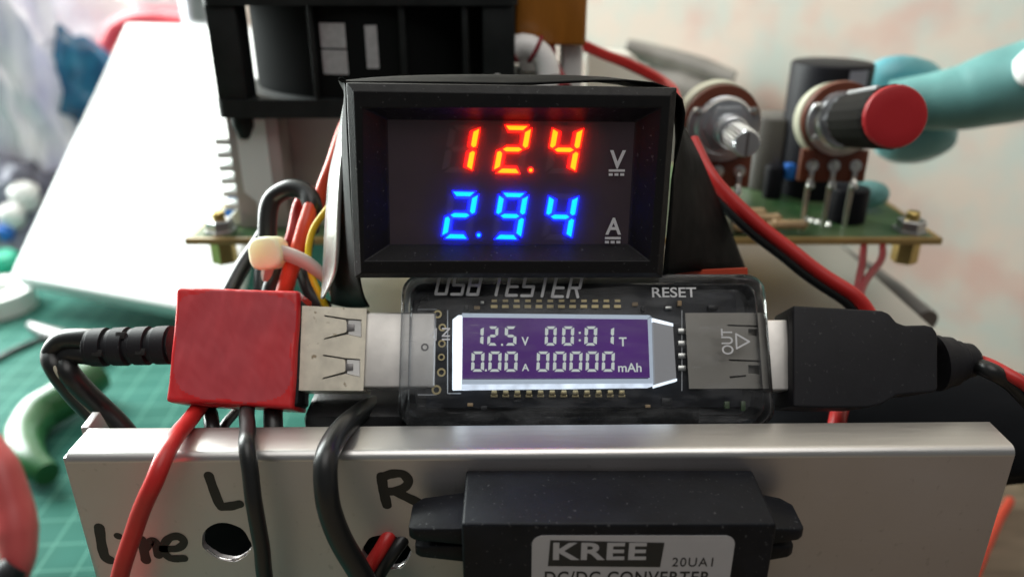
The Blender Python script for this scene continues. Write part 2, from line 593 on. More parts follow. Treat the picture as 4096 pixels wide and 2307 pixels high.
def spline(pts, r, sub):
    rr = list(r) if isinstance(r, (list, tuple)) else [r] * len(pts)
    out, ro = [], []
    n = len(pts)
    for i in range(n - 1):
        p0, p1, p2, p3 = pts[max(i - 1, 0)], pts[i], pts[i + 1], pts[min(i + 2, n - 1)]
        for k in range(sub):
            t = k / sub
            out.append(.5 * ((2 * p1) + (p2 - p0) * t + (2 * p0 - 5 * p1 + 4 * p2 - p3) * t * t
                             + (3 * p1 - p0 - 3 * p2 + p3) * t ** 3))
            ro.append(rr[i] * (1 - t) + rr[i + 1] * t)
    out.append(pts[-1]); ro.append(rr[-1])
    return out, ro


def thing(name, label, cat, base, group=None):
    o = bpy.data.objects.new(name, None)
    COL.objects.link(o)
    o.empty_display_size = .005
    o.location = Vector(base) * S
    o['mm'] = list(Vector(base))
    return tag(o, label, cat, group)


def tag(o, label, cat, group=None):
    o['label'], o['category'] = label, cat
    if group:
        o['group'] = group
    return o


def struct(o, kind='structure'):
    o['kind'] = kind
    return o


def one(mb, name, material, label, cat, base=None, group=None, ang=35):
    return tag(mb.build(name, material, None, base, ang), label, cat, group)


def part(name, material, parent, fn, ang=35):
    mb = MB()
    fn(mb)
    return mb.build(name, material, parent, ang=ang)


def ribbon(mb, f, pts, width, w, sub=6, dz=.012, k0=0):
    """marker stroke lying on plane w of frame f; pts are (u,v)"""
    p, _ = spline([Vector((a, b, 0)) for a, b in pts], width, sub) if len(pts) > 2 else ([Vector((a, b, 0)) for a, b in pts], 0)
    h = width / 2
    lft, rgt = [], []
    for i, q in enumerate(p):
        t = (p[min(i + 1, len(p) - 1)] - p[max(i - 1, 0)]).normalized()
        nn = Vector((-t.y, t.x, 0)) * h * (1 + .12 * noise.noise(q * .9))
        lft.append(q + nn); rgt.append(q - nn)

    def cap(c, t, sgn):
        a0 = math.atan2(t.y, t.x) + (math.pi / 2 if sgn < 0 else -math.pi / 2)
        return [c + Vector((math.cos(a0 + math.pi * j / 6), math.sin(a0 + math.pi * j / 6), 0)) * h for j in range(1, 6)]
    t0, t1 = (p[1] - p[0]).normalized(), (p[-1] - p[-2]).normalized()
    vs = [[mb.bm.verts.new(f.L(a.x, a.y, w + k0 * dz)) for a in L] for L in (lft, rgt)]
    for i in range(len(p) - 1):
        mb.bm.faces.new((vs[0][i], vs[1][i], vs[1][i + 1], vs[0][i + 1]))
    c0 = [mb.bm.verts.new(f.L(a.x, a.y, w + k0 * dz)) for a in cap(p[0], t0, -1)]
    mb.bm.faces.new([vs[0][0]] + c0 + [vs[1][0]])
    c1 = [mb.bm.verts.new(f.L(a.x, a.y, w + k0 * dz)) for a in cap(p[-1], t1, 1)]
    mb.bm.faces.new([vs[1][-1]] + c1 + [vs[0][-1]])


def holed(f, outer, holes, w0, w1, name='sheet'):
    """plate with real holes -> bmesh in world mm"""
    cu = bpy.data.curves.new(name, 'CURVE')
    cu.dimensions = '2D'
    cu.fill_mode = 'BOTH'
    cu.extrude = (w1 - w0) / 2
    for poly in [outer] + holes:
        sp = cu.splines.new('POLY')
        sp.points.add(len(poly) - 1)
        for i, (u, v) in enumerate(poly):
            sp.points[i].co = (u, v, 0, 1)
        sp.use_cyclic_u = True
    o = bpy.data.objects.new(name, cu)
    COL.objects.link(o)
    me = bpy.data.meshes.new_from_object(o.evaluated_get(bpy.context.evaluated_depsgraph_get()))
    bpy.data.objects.remove(o)
    mb = MB()
    mb.bm.from_mesh(me)
    bpy.data.meshes.remove(me)
    bmesh.ops.remove_doubles(mb.bm, verts=mb.bm.verts, dist=1e-4)
    for v in mb.bm.verts:
        v.co = f.L(v.co.x, v.co.y, v.co.z + (w0 + w1) / 2)
    return mb


def text(mb, s, f, u0, v0, u1, v1, w, bold=0, rot=0, ext=.03, shear=0, spacing=1):
    """built-in lettering squeezed into the box (u0,v0)-(u1,v1) on plane w"""
    cu = bpy.data.curves.new('t', 'FONT')
    cu.body = s
    cu.offset = bold
    cu.shear = shear
    cu.space_character = spacing
    cu.extrude = .01
    o = bpy.data.objects.new('t', cu)
    COL.objects.link(o)
    me = bpy.data.meshes.new_from_object(o.evaluated_get(bpy.context.evaluated_depsgraph_get()))
    bpy.data.objects.remove(o)
    co = [v.co.copy() for v in me.vertices]
    if rot == 90:
        co = [Vector((-c.y, c.x, c.z)) for c in co]
    x0, x1 = min(c.x for c in co), max(c.x for c in co)
    y0, y1 = min(c.y for c in co), max(c.y for c in co)
    for v, c in zip(me.vertices, co):
        u = u0 + (c.x - x0) / (x1 - x0) * (u1 - u0)
        q = v0 + (c.y - y0) / (y1 - y0) * (v1 - v0)
        v.co = f.L(u, q, w + (ext if c.z > 0 else 0))
    mb.bm.from_mesh(me)
    bpy.data.meshes.remove(me)


def tbox(mb, s, f, zf, x0, y0, x1, y1, w, **k):
    a, b = f.pp(*zf(x0, y1), w), f.pp(*zf(x1, y0), w)
    text(mb, s, f, a[0], a[1], b[0], b[1], w, **k)


SEG = {'0': 'abcdef', '1': 'bc', '2': 'abged', '3': 'abgcd', '4': 'fgbc', '5': 'afgcd', '9': 'abfgcd', '8': 'abcdefg'}


def seg_poly(k, t, g, h=2.0, w=1.0):
    """unit digit: width 1, height 2, thickness t"""
    m = h / 2
    if k == 'a': return [(t * .35 + g, h), (w - t * .35 - g, h), (w - t - g, h - t), (t + g, h - t)]
    if k == 'd': return [(t * .35 + g, 0), (t + g, t), (w - t - g, t), (w - t * .35 - g, 0)]
    if k == 'g': return [(t * .55 + g, m), (t * 1.1 + g, m + t * .5), (w - t * 1.1 - g, m + t * .5), (w - t * .55 - g, m),
                         (w - t * 1.1 - g, m - t * .5), (t * 1.1 + g, m - t * .5)]
    if k == 'f': return [(0, h - t * .35 - g), (t, h - t - g), (t, m + t * .5 + g), (t * .5, m + g), (0, m + t * .3 + g)]
    if k == 'e': return [(0, t * .35 + g), (0, m - t * .3 - g), (t * .5, m - g), (t, m - t * .5 - g), (t, t + g)]
    if k == 'b': return [(w, h - t * .35 - g), (w, m + t * .3 + g), (w - t * .5, m + g), (w - t, m + t * .5 + g), (w - t, h - t - g)]
    if k == 'c': return [(w, t * .35 + g), (w - t, t + g), (w - t, m - t * .5 - g), (w - t * .5, m - g), (w, m - t * .3 - g)]


def digit(mb, ch, f, quad, w0, w1, t=.22, g=.02, grow=0, only=None, zf=None):
    """quad = four picture corners TL TR BL BR; segments are small prisms"""
    (ax, ay), (bx, by), (cx, cy), (dx, dy) = quad
    for k in (SEG[ch] if only is None else only):
        pl = seg_poly(k, t, g)
        cxm = sum(p[0] for p in pl) / len(pl); cym = sum(p[1] for p in pl) / len(pl)
        uv = []
        for (x, y) in pl:
            if grow:
                d = Vector((x - cxm, y - cym)); x += grow * (1 if d.x > 0 else -1) * min(1, abs(d.x) * 20); y += grow * (1 if d.y > 0 else -1) * min(1, abs(d.y) * 20)
            y2 = 1 - y / 2
            tx = (ax + (bx - ax) * x) * (1 - y2) + (cx + (dx - cx) * x) * y2
            ty = (ay + (by - ay) * x) * (1 - y2) + (cy + (dy - cy) * x) * y2
            uv.append(f.pp(*(zf(tx, ty) if zf else (tx, ty)), w1))
        mb.prism(uv, f, w0, w1)


def circle(u, v, r, n=28, ry=None, wob=0):
    return [(u + (r + wob * noise.noise(Vector((math.cos(6.283 * k / n) * 2, math.sin(6.283 * k / n) * 2, u)))) * math.cos(6.283185 * k / n),
             v + ((ry or r) + wob * noise.noise(Vector((math.cos(6.283 * k / n) * 2, 5 + math.sin(6.283 * k / n) * 2, v)))) * math.sin(6.283185 * k / n)) for k in range(n)]


# ================================================================== SETTING
mb = MB()
mb.prism([(-900, -40), (700, -40), (700, 0), (-900, 0)], W0, -620, 200)
struct(mb.build('desk', MT['wood'], None, (0, 0, 0)))

d = Vector((-.805, .593, 0))                                     # the wall runs obliquely behind the bench
a, b = Vector((150, 248, 0)) - d * 520, Vector((150, 248, 0)) + d * 1500
n = Vector((.593, .805, 0))
mb = MB()
mb.bm.faces.ensure_lookup_table()
q = [mb.bm.verts.new(p + Vector((0, 0, z)) + n * k) for k in (0, 20) for p, z in ((a, -60), (b, -60), (b, 900), (a, 900))]
for fc in ((0, 1, 2, 3), (4, 7, 6, 5), (0, 4, 5, 1), (1, 5, 6, 2), (2, 6, 7, 3), (3, 7, 4, 0)):
    mb.bm.faces.new([q[i] for i in fc])
struct(mb.build('wall', WALL, None, (150, 248, 0)))

mb = MB()
mb.wbox(-420, 62, 40, 455, .2, 3.0, .8)
one(mb, 'cutting_mat', MAT_GREEN, 'green cutting mat with a pale grid lying on the desk under the tools', 'cutting mat', (-180, 250, 0))

# ================================================================== CHASSIS
ch = thing('amplifier_chassis', 'bent aluminium chassis with hand lettered front plate and drilled holes', 'chassis', (4, 110, 0))
HW, TH = 69.0, 1.2
hL, hR = P.pp(906, 2168, 0), P.pp(1546, 2208, 0)
br = 1.3                                                         # bend radius
rows = holed(P, [(-HW, -60), (HW, -60), (HW, -br), (-HW, -br)],
             [circle(hL[0], hL[1], 3.75, 36, wob=.35), circle(hR[0], hR[1], 3.65, 36, wob=.3)], -TH, 0)
rows.build('front_plate', MT['alu'], ch)
mb = MB()                                                        # bend and top flange
FD = 7.0
prof = [(0, -br)] + [(-br + br * math.cos(a), -br + br * math.sin(a)) for a in [math.pi / 2 * k / 8 for k in range(1, 9)]] + [(-FD, 0), (-FD, -TH), (-br, -TH)] \
    + [(-br + (br - TH) * math.cos(a), -br + (br - TH) * math.sin(a)) for a in [math.pi / 2 * (1 - k / 4) for k in range(0, 5)]]
A = [mb.bm.verts.new(P.L(-HW, v, w)) for w, v in prof]
B = [mb.bm.verts.new(P.L(HW, v, w)) for w, v in prof]
mb.bm.faces.new(A); mb.bm.faces.new(B[::-1])
for i in range(len(prof)):
    j = (i + 1) % len(prof)
    mb.bm.faces.new((A[i], B[i], B[j], A[j]))
mb.build('top_flange', MT['alu_flange'], ch)
for sgn in (-1, 1):
    mb = MB()
    x0 = sgn * HW - (TH if sgn > 0 else 0)
    fr = Frame(90, 0, 0, P.L(x0 + (0 if sgn < 0 else 0), 0, 0))  # u runs away from the viewer
    if sgn < 0:
        pl = [(1.3, -1.3), (7.05, -1.3), (7.1, .1), (10.9, .5), (12.9, -5), (13.4, -30), (1.3, -30)]
    else:
        pl = [(1.3, -1.3), (6.9, -1.3), (7.2, -.1), (9.0, -4), (9.5, -30), (1.3, -30)]
    mb.prism(pl, fr, -0.05 - TH, -.05, .12)
    mb.build('side_flange', MT['alu'], ch)
part('base_plate', MT['alu_flange'], ch, lambda m: m.wbox(-44, 95, 151, 250, 70, 72, .3))
part('dark_backing', MT['wrap'], ch, lambda m: m.wbox(-66, 60, 103.5, 103.9, 10, 70))  # dark sheet added so the drilled holes read dark
part('shelf', MT['alu'], ch, lambda m: m.wbox(31, 72, 104, 151, 51, 52.8, .3))
part('cross_wall', MT['alu'], ch, lambda m: m.wbox(-44, 72, 151.2, 153, 3.1, 69.9, .3))
# bright burrs at the lower edge of the holes
for (hu, hv), rr in ((hL, 3.75), (hR, 3.65)):
    mb = MB()
    mb.tube([P.L(hu + rr * math.cos(a) * 1.0, hv + rr * math.sin(a) * 1.0, -.35) for a in [math.radians(k) for k in range(205, 336, 8)]],
            [.16 + .32 * abs(noise.noise(Vector((k * .9, hu, 0)))) for k in range(len(range(205, 336, 8)))], 8, 2)
    mb.build('hole_burr', MT['alu_edge'], ch)
Z = lambda pts: [P.pp(*z2(x, y), .02) for x, y in pts]
mb = MB()
ribbon(mb, P, Z([(1265, 608), (1290, 680), (1325, 770), (1342, 797)]), 1.5, .02)
ribbon(mb, P, Z([(1342, 797), (1400, 792), (1450, 780)]), 1.5, .02, k0=1)
mb.build('letter_mark', MT['ink'], ch, recalc=False)
mb = MB()
ribbon(mb, P, Z([(2312, 612), (2325, 700), (2345, 785)]), 1.55, .02)
ribbon(mb, P, Z([(2312, 620), (2370, 598), (2440, 598), (2475, 640), (2450, 680), (2385, 702), (2330, 702)]), 1.5, .02, k0=1)
ribbon(mb, P, Z([(2400, 705), (2470, 740), (2535, 770)]), 1.55, .02, k0=2)
mb.build('letter_mark', MT['ink'], ch, recalc=False)
mb = MB()
ribbon(mb, P, Z([(602, 922), (615, 1020), (635, 1095), (668, 1120)]), 1.65, .02)
ribbon(mb, P, Z([(712, 972), (722, 976)]), 1.2, .02)
ribbon(mb, P, Z([(760, 1010), (775, 1100)]), 1.4, .02)
ribbon(mb, P, Z([(858, 995), (872, 1060), (885, 1120)]), 1.55, .02, k0=1)
ribbon(mb, P, Z([(880, 1050), (915, 1005), (945, 1020), (960, 1088)]), 1.5, .02, k0=2)
ribbon(mb, P, Z([(985, 1050), (1075, 1048), (1115, 1010), (1080, 975), (1020, 990), (990, 1050), (1030, 1105), (1115, 1108)]), 1.35, .02, k0=3)
mb.build('handwritten_word', MT['ink'], ch, recalc=False)

# ================================================================== VOLT AMP METER
mt = thing('volt_ampere_meter', 'black panel meter with red and blue lit digits standing over the tester', 'panel meter', M.L(0, -14.5, -8))
op = [M.pp(*z7(x, y), 1.1) for x, y in ((262, 1272), (2222, 1272), (2300, 222), (255, 222))]
sc = [M.pp(*z7(x, y), -2.2) for x, y in ((445, 1156), (2068, 1154), (2116, 322), (428, 305))]
ring = lambda pts, w: [M.L(u, v, w) for u, v in pts]
rc = lambda a, b: [(-a, -b), (a, -b), (a, b), (-a, b)]
mb = MB()
loops = [ring(rc(23.4, 13.9), -1.6), ring(rc(24, 14.5), -1.4), ring(rc(24, 14.5), 0), ring(rc(22.8, 13.4), 1.1), ring(op, 1.1), ring(sc, -2.2)]
vs = [[mb.bm.verts.new(p) for p in l] for l in loops]
for a_, b_ in zip(vs, vs[1:]):
    for k in range(4):
        mb.bm.faces.new((a_[k], a_[(k + 1) % 4], b_[(k + 1) % 4], b_[k]))
bz = mb.build('bezel', MT['bezel'], mt, ang=15)
bv = bz.modifiers.new('bevel', 'BEVEL'); bv.width = .00014; bv.segments = 2; bv.limit_method = 'ANGLE'
part('housing', MT['black'], mt, lambda m: m.box(M, -22.6, 22.6, -13, 13, -20, -2.6, .5))
part('screen', MT['screen'], mt, lambda m: m.box(M, sc[0][0] - .5, sc[2][0] + .6, sc[0][1] - .5, sc[2][1] + .6, -2.9, -2.25))


part('halo_film', FILM, mt, lambda m: m.face([M.L(sc[k][0] * 1.01, sc[k][1] * 1.005, -1.62) for k in range(4)]))  # frosted layer added in front of the digits to spread their glow


def meter_digit(ch_, quad, hot, rim, dot=None):
    mb = MB()
    digit(mb, ch_, M, quad, -2.25, -1.93, t=.265, g=.022, grow=.03, zf=z7)
    if dot:
        u, v = M.pp(*z7(*dot), -1.93)
        mb.prism(circle(u, v, .40, 18), M, -2.25, -1.93)
    r = mb.build('digit', rim, mt)
    mb = MB()
    digit(mb, ch_, M, quad, -1.98, -1.85, t=.195, g=.062, grow=-.012, zf=z7)
    if dot:
        mb.prism(circle(u, v, .27, 18), M, -1.98, -1.85)
    mb.build('lit_segment', hot, r)
    rest = [k for k in 'abcdefg' if k not in SEG[ch_]]
    if rest:
        mb = MB()
        digit(mb, ch_, M, quad, -2.25, -2.20, t=.225, g=.03, only=rest, zf=z7)
        mb.build('dark_segment', MT['unlit'], r)


def quad_of(tr, wd, ht, sl, drop=4):
    x, y = tr
    return ((x - wd, y - drop), (x, y), (x - wd - sl, y - drop + ht), (x - sl, y + ht))


for k, (c, dt) in enumerate((('1', None), ('2', (1405, 650)), ('4', None))):
    meter_digit(c, quad_of((1060 + 353 * k, 346 + 3 * k), 205, 324, 60), RED_HOT, RED_HALO, dt)
for k, (c, dt) in enumerate((('2', (1050, 1093)), ('9', None), ('4', None))):
    meter_digit(c, quad_of((1049 + 342 * k, 800 + 7 * k), 200, 320 - 3 * k, 54), BLUE_HOT, BLUE_HALO, dt)
for s_, (x0, x1, y0, y1), yb in (('V', (1940, 2056, 515, 640), 645), ('A', (1914, 2028, 975, 1090), 1106)):
    mb = MB()
    tbox(mb, s_, M, z7, x0, y0, x1, y1, -1.60, bold=.02)
    pxb = lambda a, b, c, d_: [M.pp(*z7(*q), -1.57) for q in ((a, d_), (c, d_), (c, b), (a, b))]
    mb.prism(pxb(x0 - 2, yb, x1 - 8, yb + 16), M, -1.61, -1.57)
    for k in range(3):
        x = x0 - 2 + k * 39
        mb.prism(pxb(x, yb + 27, x + 27, yb + 44), M, -1.61, -1.57)
    mb.build('unit_symbol', MT['print_grey'], mt)
# tape wrap round the housing, flaring downwards
secs = [
    [(1478, 1226, -11), (1440, 1120, -4), (1404, 720, -2.0), (1386, 345, -1.6), (1410, 331, -1.5), (2020, 338, -1.5), (2690, 358, -1.6), (2688, 720, -2), (2652, 1102, -2.5)],
    [(1400, 1228, -12), (1372, 1130, -10), (1366, 760, -9), (1380, 380, -7), (1412, 322, -6), (2010, 304, -6), (2570, 340, -6), (2725, 560, -9), (2790, 1084, -10)],
    [(1330, 1216, -14), (1330, 1130, -13.5), (1340, 800, -13.5), (1384, 420, -14), (1425, 324, -13), (2010, 308, -13), (2560, 345, -13), (2742, 545, -16), (2880, 1083, -17)],
    [(1330, 1216, -20), (1330, 1120, -20), (1344, 800, -20), (1390, 430, -20), (1440, 335, -20), (2010, 318, -20), (2540, 352, -20), (2752, 535, -24), (2985, 1082, -26)],
]
rows = []
for sct in secs:
    pts, _ = spline([M.at(x, y, w) for x, y, w in sct], 1, 6)
    rows.append(pts)
cols = list(zip(*rows))
cols = [spline(list(c), 1, 5)[0] for c in cols]
mb = MB()
mb.grid(cols)
wp = mb.build('tape_wrap', MT['wrap'], mt, ang=60)
sd = wp.modifiers.new('solid', 'SOLIDIFY'); sd.thickness = .0003; sd.offset = 0
le = [(1380, 400, -11), (1346, 573, -12.5), (1318, 700, -13), (1305, 850, -13.3), (1297, 1000, -13.3), (1292, 1110, -13), (1286, 1193, -12)]
re_ = [(1385, 398, -8), (1378, 570, -7.5), (1369, 700, -7.3), (1362, 850, -7.3), (1356, 1000, -7.5), (1340, 1100, -8), (1292, 1195, -10)]
le, _ = spline([M.at(*p) for p in le], 1, 6)
re_, _ = spline([M.at(*p) for p in re_], 1, 6)
mb = MB()
mb.grid([[a_.lerp(b_, k / 5) + Vector((-.08, -.06, 0)) * math.sin(math.pi * k / 5) for k in range(6)] for a_, b_ in zip(le, re_)])
fl = mb.build('highlight_flap', MT['film'], mt, ang=60)  # strip added and angled to carry the bright highlight of the tape
sd = fl.modifiers.new('solid', 'SOLIDIFY'); sd.thickness = .0003; sd.offset = 0
part('tape_strip', MT['tape_orange'], mt, lambda m: m.prism([M.pp(x, y, -10.8) for x, y in ((2662, 1120), (2992, 1098), (2990, 1072), (2662, 1088))], M, -11.2, -10.8))

# ================================================================== USB TESTER
ts = thing('usb_tester', 'clear cased usb tester with violet lit screen leaning under the panel meter', 'usb tester', T.L(0, -11.5, -6))
U0, U1, V0, V1, DP = -29.2, 29.0, -11.9, 12.3, -11.5


def rrect(u0, u1, v0, v1, r, n=6):
    out = []
    for cx_, cy_, a0 in ((u1 - r, v0 + r, -90), (u1 - r, v1 - r, 0), (u0 + r, v1 - r, 90), (u0 + r, v0 + r, 180)):
        out += [(cx_ + r * math.cos(math.radians(a0 + 90 * k / n)), cy_ + r * math.sin(math.radians(a0 + 90 * k / n))) for k in range(n + 1)]
    return out


mb = MB()
prof = [(1.1, DP), (0, DP + .8), (0, -.9), (.25, -.35), (.9, 0)]
lp = [[mb.bm.verts.new(T.L(u, v, w)) for u, v in rrect(U0 + i, U1 - i, V0 + i, V1 - i, 3.0 - i)] for i, w in prof]
nn = len(lp[0])
for a_, b_ in zip(lp, lp[1:]):
    for k in range(nn):
        mb.bm.faces.new((a_[k], a_[(k + 1) % nn], b_[(k + 1) % nn], b_[k]))
mb.bm.faces.new(lp[-1])
lp = [[mb.bm.verts.new(T.L(u, v, w)) for u, v in rrect(U0 + i, U1 - i, V0 + i, V1 - i, 2.2)] for i, w in ((1.3, DP + 1), (1.3, -1.6), (1.7, -1.15))]
for a_, b_ in zip(lp, lp[1:]):
    for k in range(nn):
        mb.bm.faces.new((a_[k], a_[(k + 1) % nn], b_[(k + 1) % nn], b_[k]))
mb.build('case', CASE, ts, ang=60)
# dark inner tray with a rim
mb = MB()
prof = [(1.4, DP + .3), (1.1, DP + .6), (1.1, -6.4), (2.0, -6.2), (2.2, -5.2)]
lp = [[mb.bm.verts.new(T.L(u, v, w)) for u, v in rrect(U0 + i, U1 - i, V0 + i, V1 - i, 2.6)] for i, w in prof]
for a_, b_ in zip(lp, lp[1:]):
    for k in range(nn):
        mb.bm.faces.new((a_[k], a_[(k + 1) % nn], b_[(k + 1) % nn], b_[k]))
mb.bm.faces.new(lp[0][::-1]); mb.bm.faces.new(lp[-1])
mb.build('tray', MT['black'], ts)
part('circuit_board', MT['pcb_black'], ts, lambda m: m.box(T, U0 + 4, U1 - 4, V0 + 3.2, V1 - 2.4, -5.1, -3.6, .1))


def q8(pts, w):
    return [T.pp(*z8(x, y), w) for x, y in pts]


lcd = part('lcd', LCD_VIOLET, ts, lambda m: m.prism(q8([(528, 702), (1666, 696), (1652, 344), (532, 332)], -1.4), T, -2.0, -1.4))
# glowing light guide round the glass, built as four strips and a tapered end
mb = MB()
mb.prism(q8([(468, 768), (524, 766), (526, 318), (505, 318), (470, 345)], -1.45), T, -3.2, -1.45)
mb.build('light_guide', LCD_GLOW, lcd)
mb = MB()
mb.prism(q8([(524, 768), (1660, 754), (1690, 744), (1684, 732), (524, 738)], -1.5), T, -3.2, -1.5)
mb.build('light_guide', LCD_MID, lcd)
mb = MB()
mb.prism(q8([(528, 328), (1652, 340), (1672, 322), (1660, 318), (528, 306)], -1.5), T, -3.2, -1.5)
mb.prism(q8([(1668, 702), (1688, 730), (1676, 326), (1655, 342)], -1.5), T, -3.2, -1.5)
mb.prism(q8([(526, 736), (1684, 730), (1668, 703), (526, 708)], -1.5), T, -3.2, -1.5)
mb.build('light_guide', LCD_SOFT, lcd)
part('diffuser', LCD_GREY, lcd, lambda m: m.prism(q8([(1697, 738), (1826, 700), (1806, 386), (1684, 358)], -1.7), T, -3.2, -1.7))
mb = MB()
mb.prism(q8([(1680, 352), (1808, 384), (1806, 368), (1680, 336)], -1.6), T, -3.2, -1.6)
mb.prism(q8([(1694, 756), (1830, 716), (1830, 702), (1694, 740)], -1.6), T, -3.2, -1.6)
mb.build('light_guide', LCD_GLOW, lcd)


def lq(x0, x1, y0, y1):
    return ((x0, y0), (x1, y0), (x0 - 4, y1), (x1 - 4, y1))


mb = MB()
for c, x0, x1 in (('1', 588, 660), ('2', 684, 748), ('5', 788, 860), ('0', 1032, 1102), ('0', 1136, 1208), ('0', 1272, 1348), ('1', 1380, 1450)):
    digit(mb, c, T, lq(x0, x1, 386, 502), -1.42, -1.36, t=.27, g=.03, zf=z8)
tbox(mb, 'V', T, z8, 888, 450, 932, 502, -1.4, bold=.02)
tbox(mb, 'T', T, z8, 1480, 452, 1524, 506, -1.4, bold=.02)
for x, y in ((770, 497), (1241, 425), (1241, 470)):
    mb.prism(q8([(x - 6, y + 6), (x + 6, y + 6), (x + 6, y - 6), (x - 6, y - 6)], -1.36), T, -1.42, -1.36)
mb.build('readout', LCD_DIGIT, lcd)
mb = MB()
for c, x0, x1 in (('0', 586, 664), ('0', 690, 768), ('0', 788, 866), ('0', 982, 1058), ('0', 1082, 1160), ('0', 1182, 1258), ('0', 1280, 1356), ('0', 1378, 1454)):
    digit(mb, c, T, lq(x0, x1, 538, 660), -1.42, -1.36, t=.25, g=.03, zf=z8)
tbox(mb, 'A', T, z8, 890, 612, 934, 656, -1.4, bold=.02)
tbox(mb, 'mAh', T, z8, 1474, 608, 1614, 662, -1.4, bold=.015)
mb.prism(q8([(666, 658), (678, 658), (678, 646), (666, 646)], -1.36), T, -1.42, -1.36)
mb.build('readout', LCD_DIGIT, lcd)
# solder pads and legs
for k in range(12):
    x = 722 + k * 68
    part('contact_pad', MT['gold'], ts, lambda m: (m.prism(q8([(x - 20, 274), (x + 20, 274), (x + 20, 256), (x - 20, 256)], -3.2), T, -3.6, -3.2),
                                                   m.prism(q8([(x - 15, 238), (x + 17, 238), (x + 17, 224), (x - 15, 224)], -3.3), T, -3.6, -3.3)))
for k in range(12):
    x = 722 + k * 70.5
    part('contact_leg', MT['gold'], ts, lambda m: (m.prism(q8([(x - 21, 816), (x + 21, 816), (x + 20, 800), (x - 20, 800)], -3.1), T, -3.6, -3.1, .05),
                                                   m.prism(q8([(x - 19, 798), (x + 19, 798), (x + 15, 772), (x - 15, 772)], -2.5), T, -3.6, -2.5, .08)))
for x, y, r in ((380, 312, 26), (408, 392, 24), (405, 490, 24), (402, 572, 22), (402, 664, 27), (372, 770, 30)):
    u, v = T.pp(*z8(x, y), -3.4)
    mb = holed(T, circle(u, v, r * .66 / 26.0, 20), [circle(u, v, r * .40 / 26.0, 16)], -3.6, -3.4)
    mb.build('solder_ring', MT['gold'], ts)
for x, y, a_, b_, m_ in ((1560, 240, 34, 20, 'resistor'), (1615, 262, 20, 34, 'black'), (1760, 265, 40, 18, 'solder'), (1835, 230, 24, 30, 'resistor'), (600, 262, 36, 18, 'resistor'),
                      (640, 232, 20, 18, 'solder'), (540, 255, 24, 30, 'black'), (1740, 820, 60, 44, 'black'), (1640, 860, 30, 18, 'resistor'), (560, 850, 34, 20, 'resistor'),
                      (640, 868, 40, 24, 'black'), (2020, 258, 60, 26, 'black'), (2120, 840, 30, 44, 'pcb_green'), (2220, 838, 26, 60, 'pcb_green')):
    part('chip_component', MT[m_], ts, lambda m: m.prism(q8([(x, y + b_), (x + a_, y + b_), (x + a_, y), (x, y)], -3.0), T, -3.6, -3.0, .06))
mb = MB()
for x0, y0, x1, y1 in ((440, 290, 440, 792), (260, 284, 372, 284), (262, 800, 372, 800), (440, 792, 520, 792), (1860, 290, 1860, 775)):
    ribbon(mb, T, [T.pp(*z8(x0, y0), -3.56), T.pp(*z8(x1, y1), -3.56)], .14, -3.56)
mb.build('silkscreen_line', MT['print_white'], ts, recalc=False)
# usb plug on its left end, socket on its right
pl0 = T.pp(1455, 1251, -3.0); pl1 = T.pp(1738, 1541, -3.0)
VA = T.pp(1455, 1397, -3.0)[1]
part('usb_plug', MT['steel2'], ts, lambda m: m.box(T, pl0[0] - 10, pl1[0], VA - 6.05, VA + 6.05, -7.5, -3.0, .35, 3))
u, v = T.pp(*z8(302, 512), -2.95)
mb = holed(T, circle(u, v, .62, 18), [circle(u, v, .36, 14)], -3.02, -2.93)
mb.build('dimple', MT['steel_dark'], ts)
s0 = T.pp(*z8(1880, 305), -2.6); s1 = T.pp(*z8(2368, 762), -2.6)
mb = holed(T, [(s0[0], s1[1]), (s1[0] + .5, s1[1]), (s1[0] + .5, s0[1]), (s0[0], s0[1])],
           [q8(p, -2.6) for p in ([(2136, 375), (2322, 380), (2322, 392), (2136, 384)], [(2262, 400), (2318, 402), (2318, 446), (2262, 440)],
                                  [(2145, 585), (2330, 592), (2330, 602), (2145, 595)], [(2262, 620), (2330, 622), (2330, 676), (2262, 670)],
                                  [(2150, 688), (2250, 680), (2250, 690), (2150, 700)])], -2.9, -2.6)
mb.box(T, s0[0], s1[0] + .5, s1[1], s0[1], -9, -3.6, .3)
mb.build('usb_socket', MT['steel_dull'], ts)
for i in range(4):
    part('socket_pin', MT['solder'], ts, lambda m: m.prism(q8([(1838, 430 + 75 * i), (1886, 430 + 75 * i), (1886, 398 + 75 * i), (1838, 398 + 75 * i)], -3.2), T, -3.6, -3.2, .08))


# printing on the cover
def stroke_text(mb, f, strokes, x, y, sx, sy, wid, w, sh=.22):
    """letters of straight strokes; x,y = lower left picture corner (z8 coordinates)"""
    for i, st in enumerate(strokes):
        pts = [f.pp(*z8(x + a * sx + b * sy * sh, y - b * sy), w) for a, b in st]
        for p, q in zip(pts, pts[1:]):
            ribbon(mb, f, [p, q], wid, w, k0=i + 1, dz=.004)


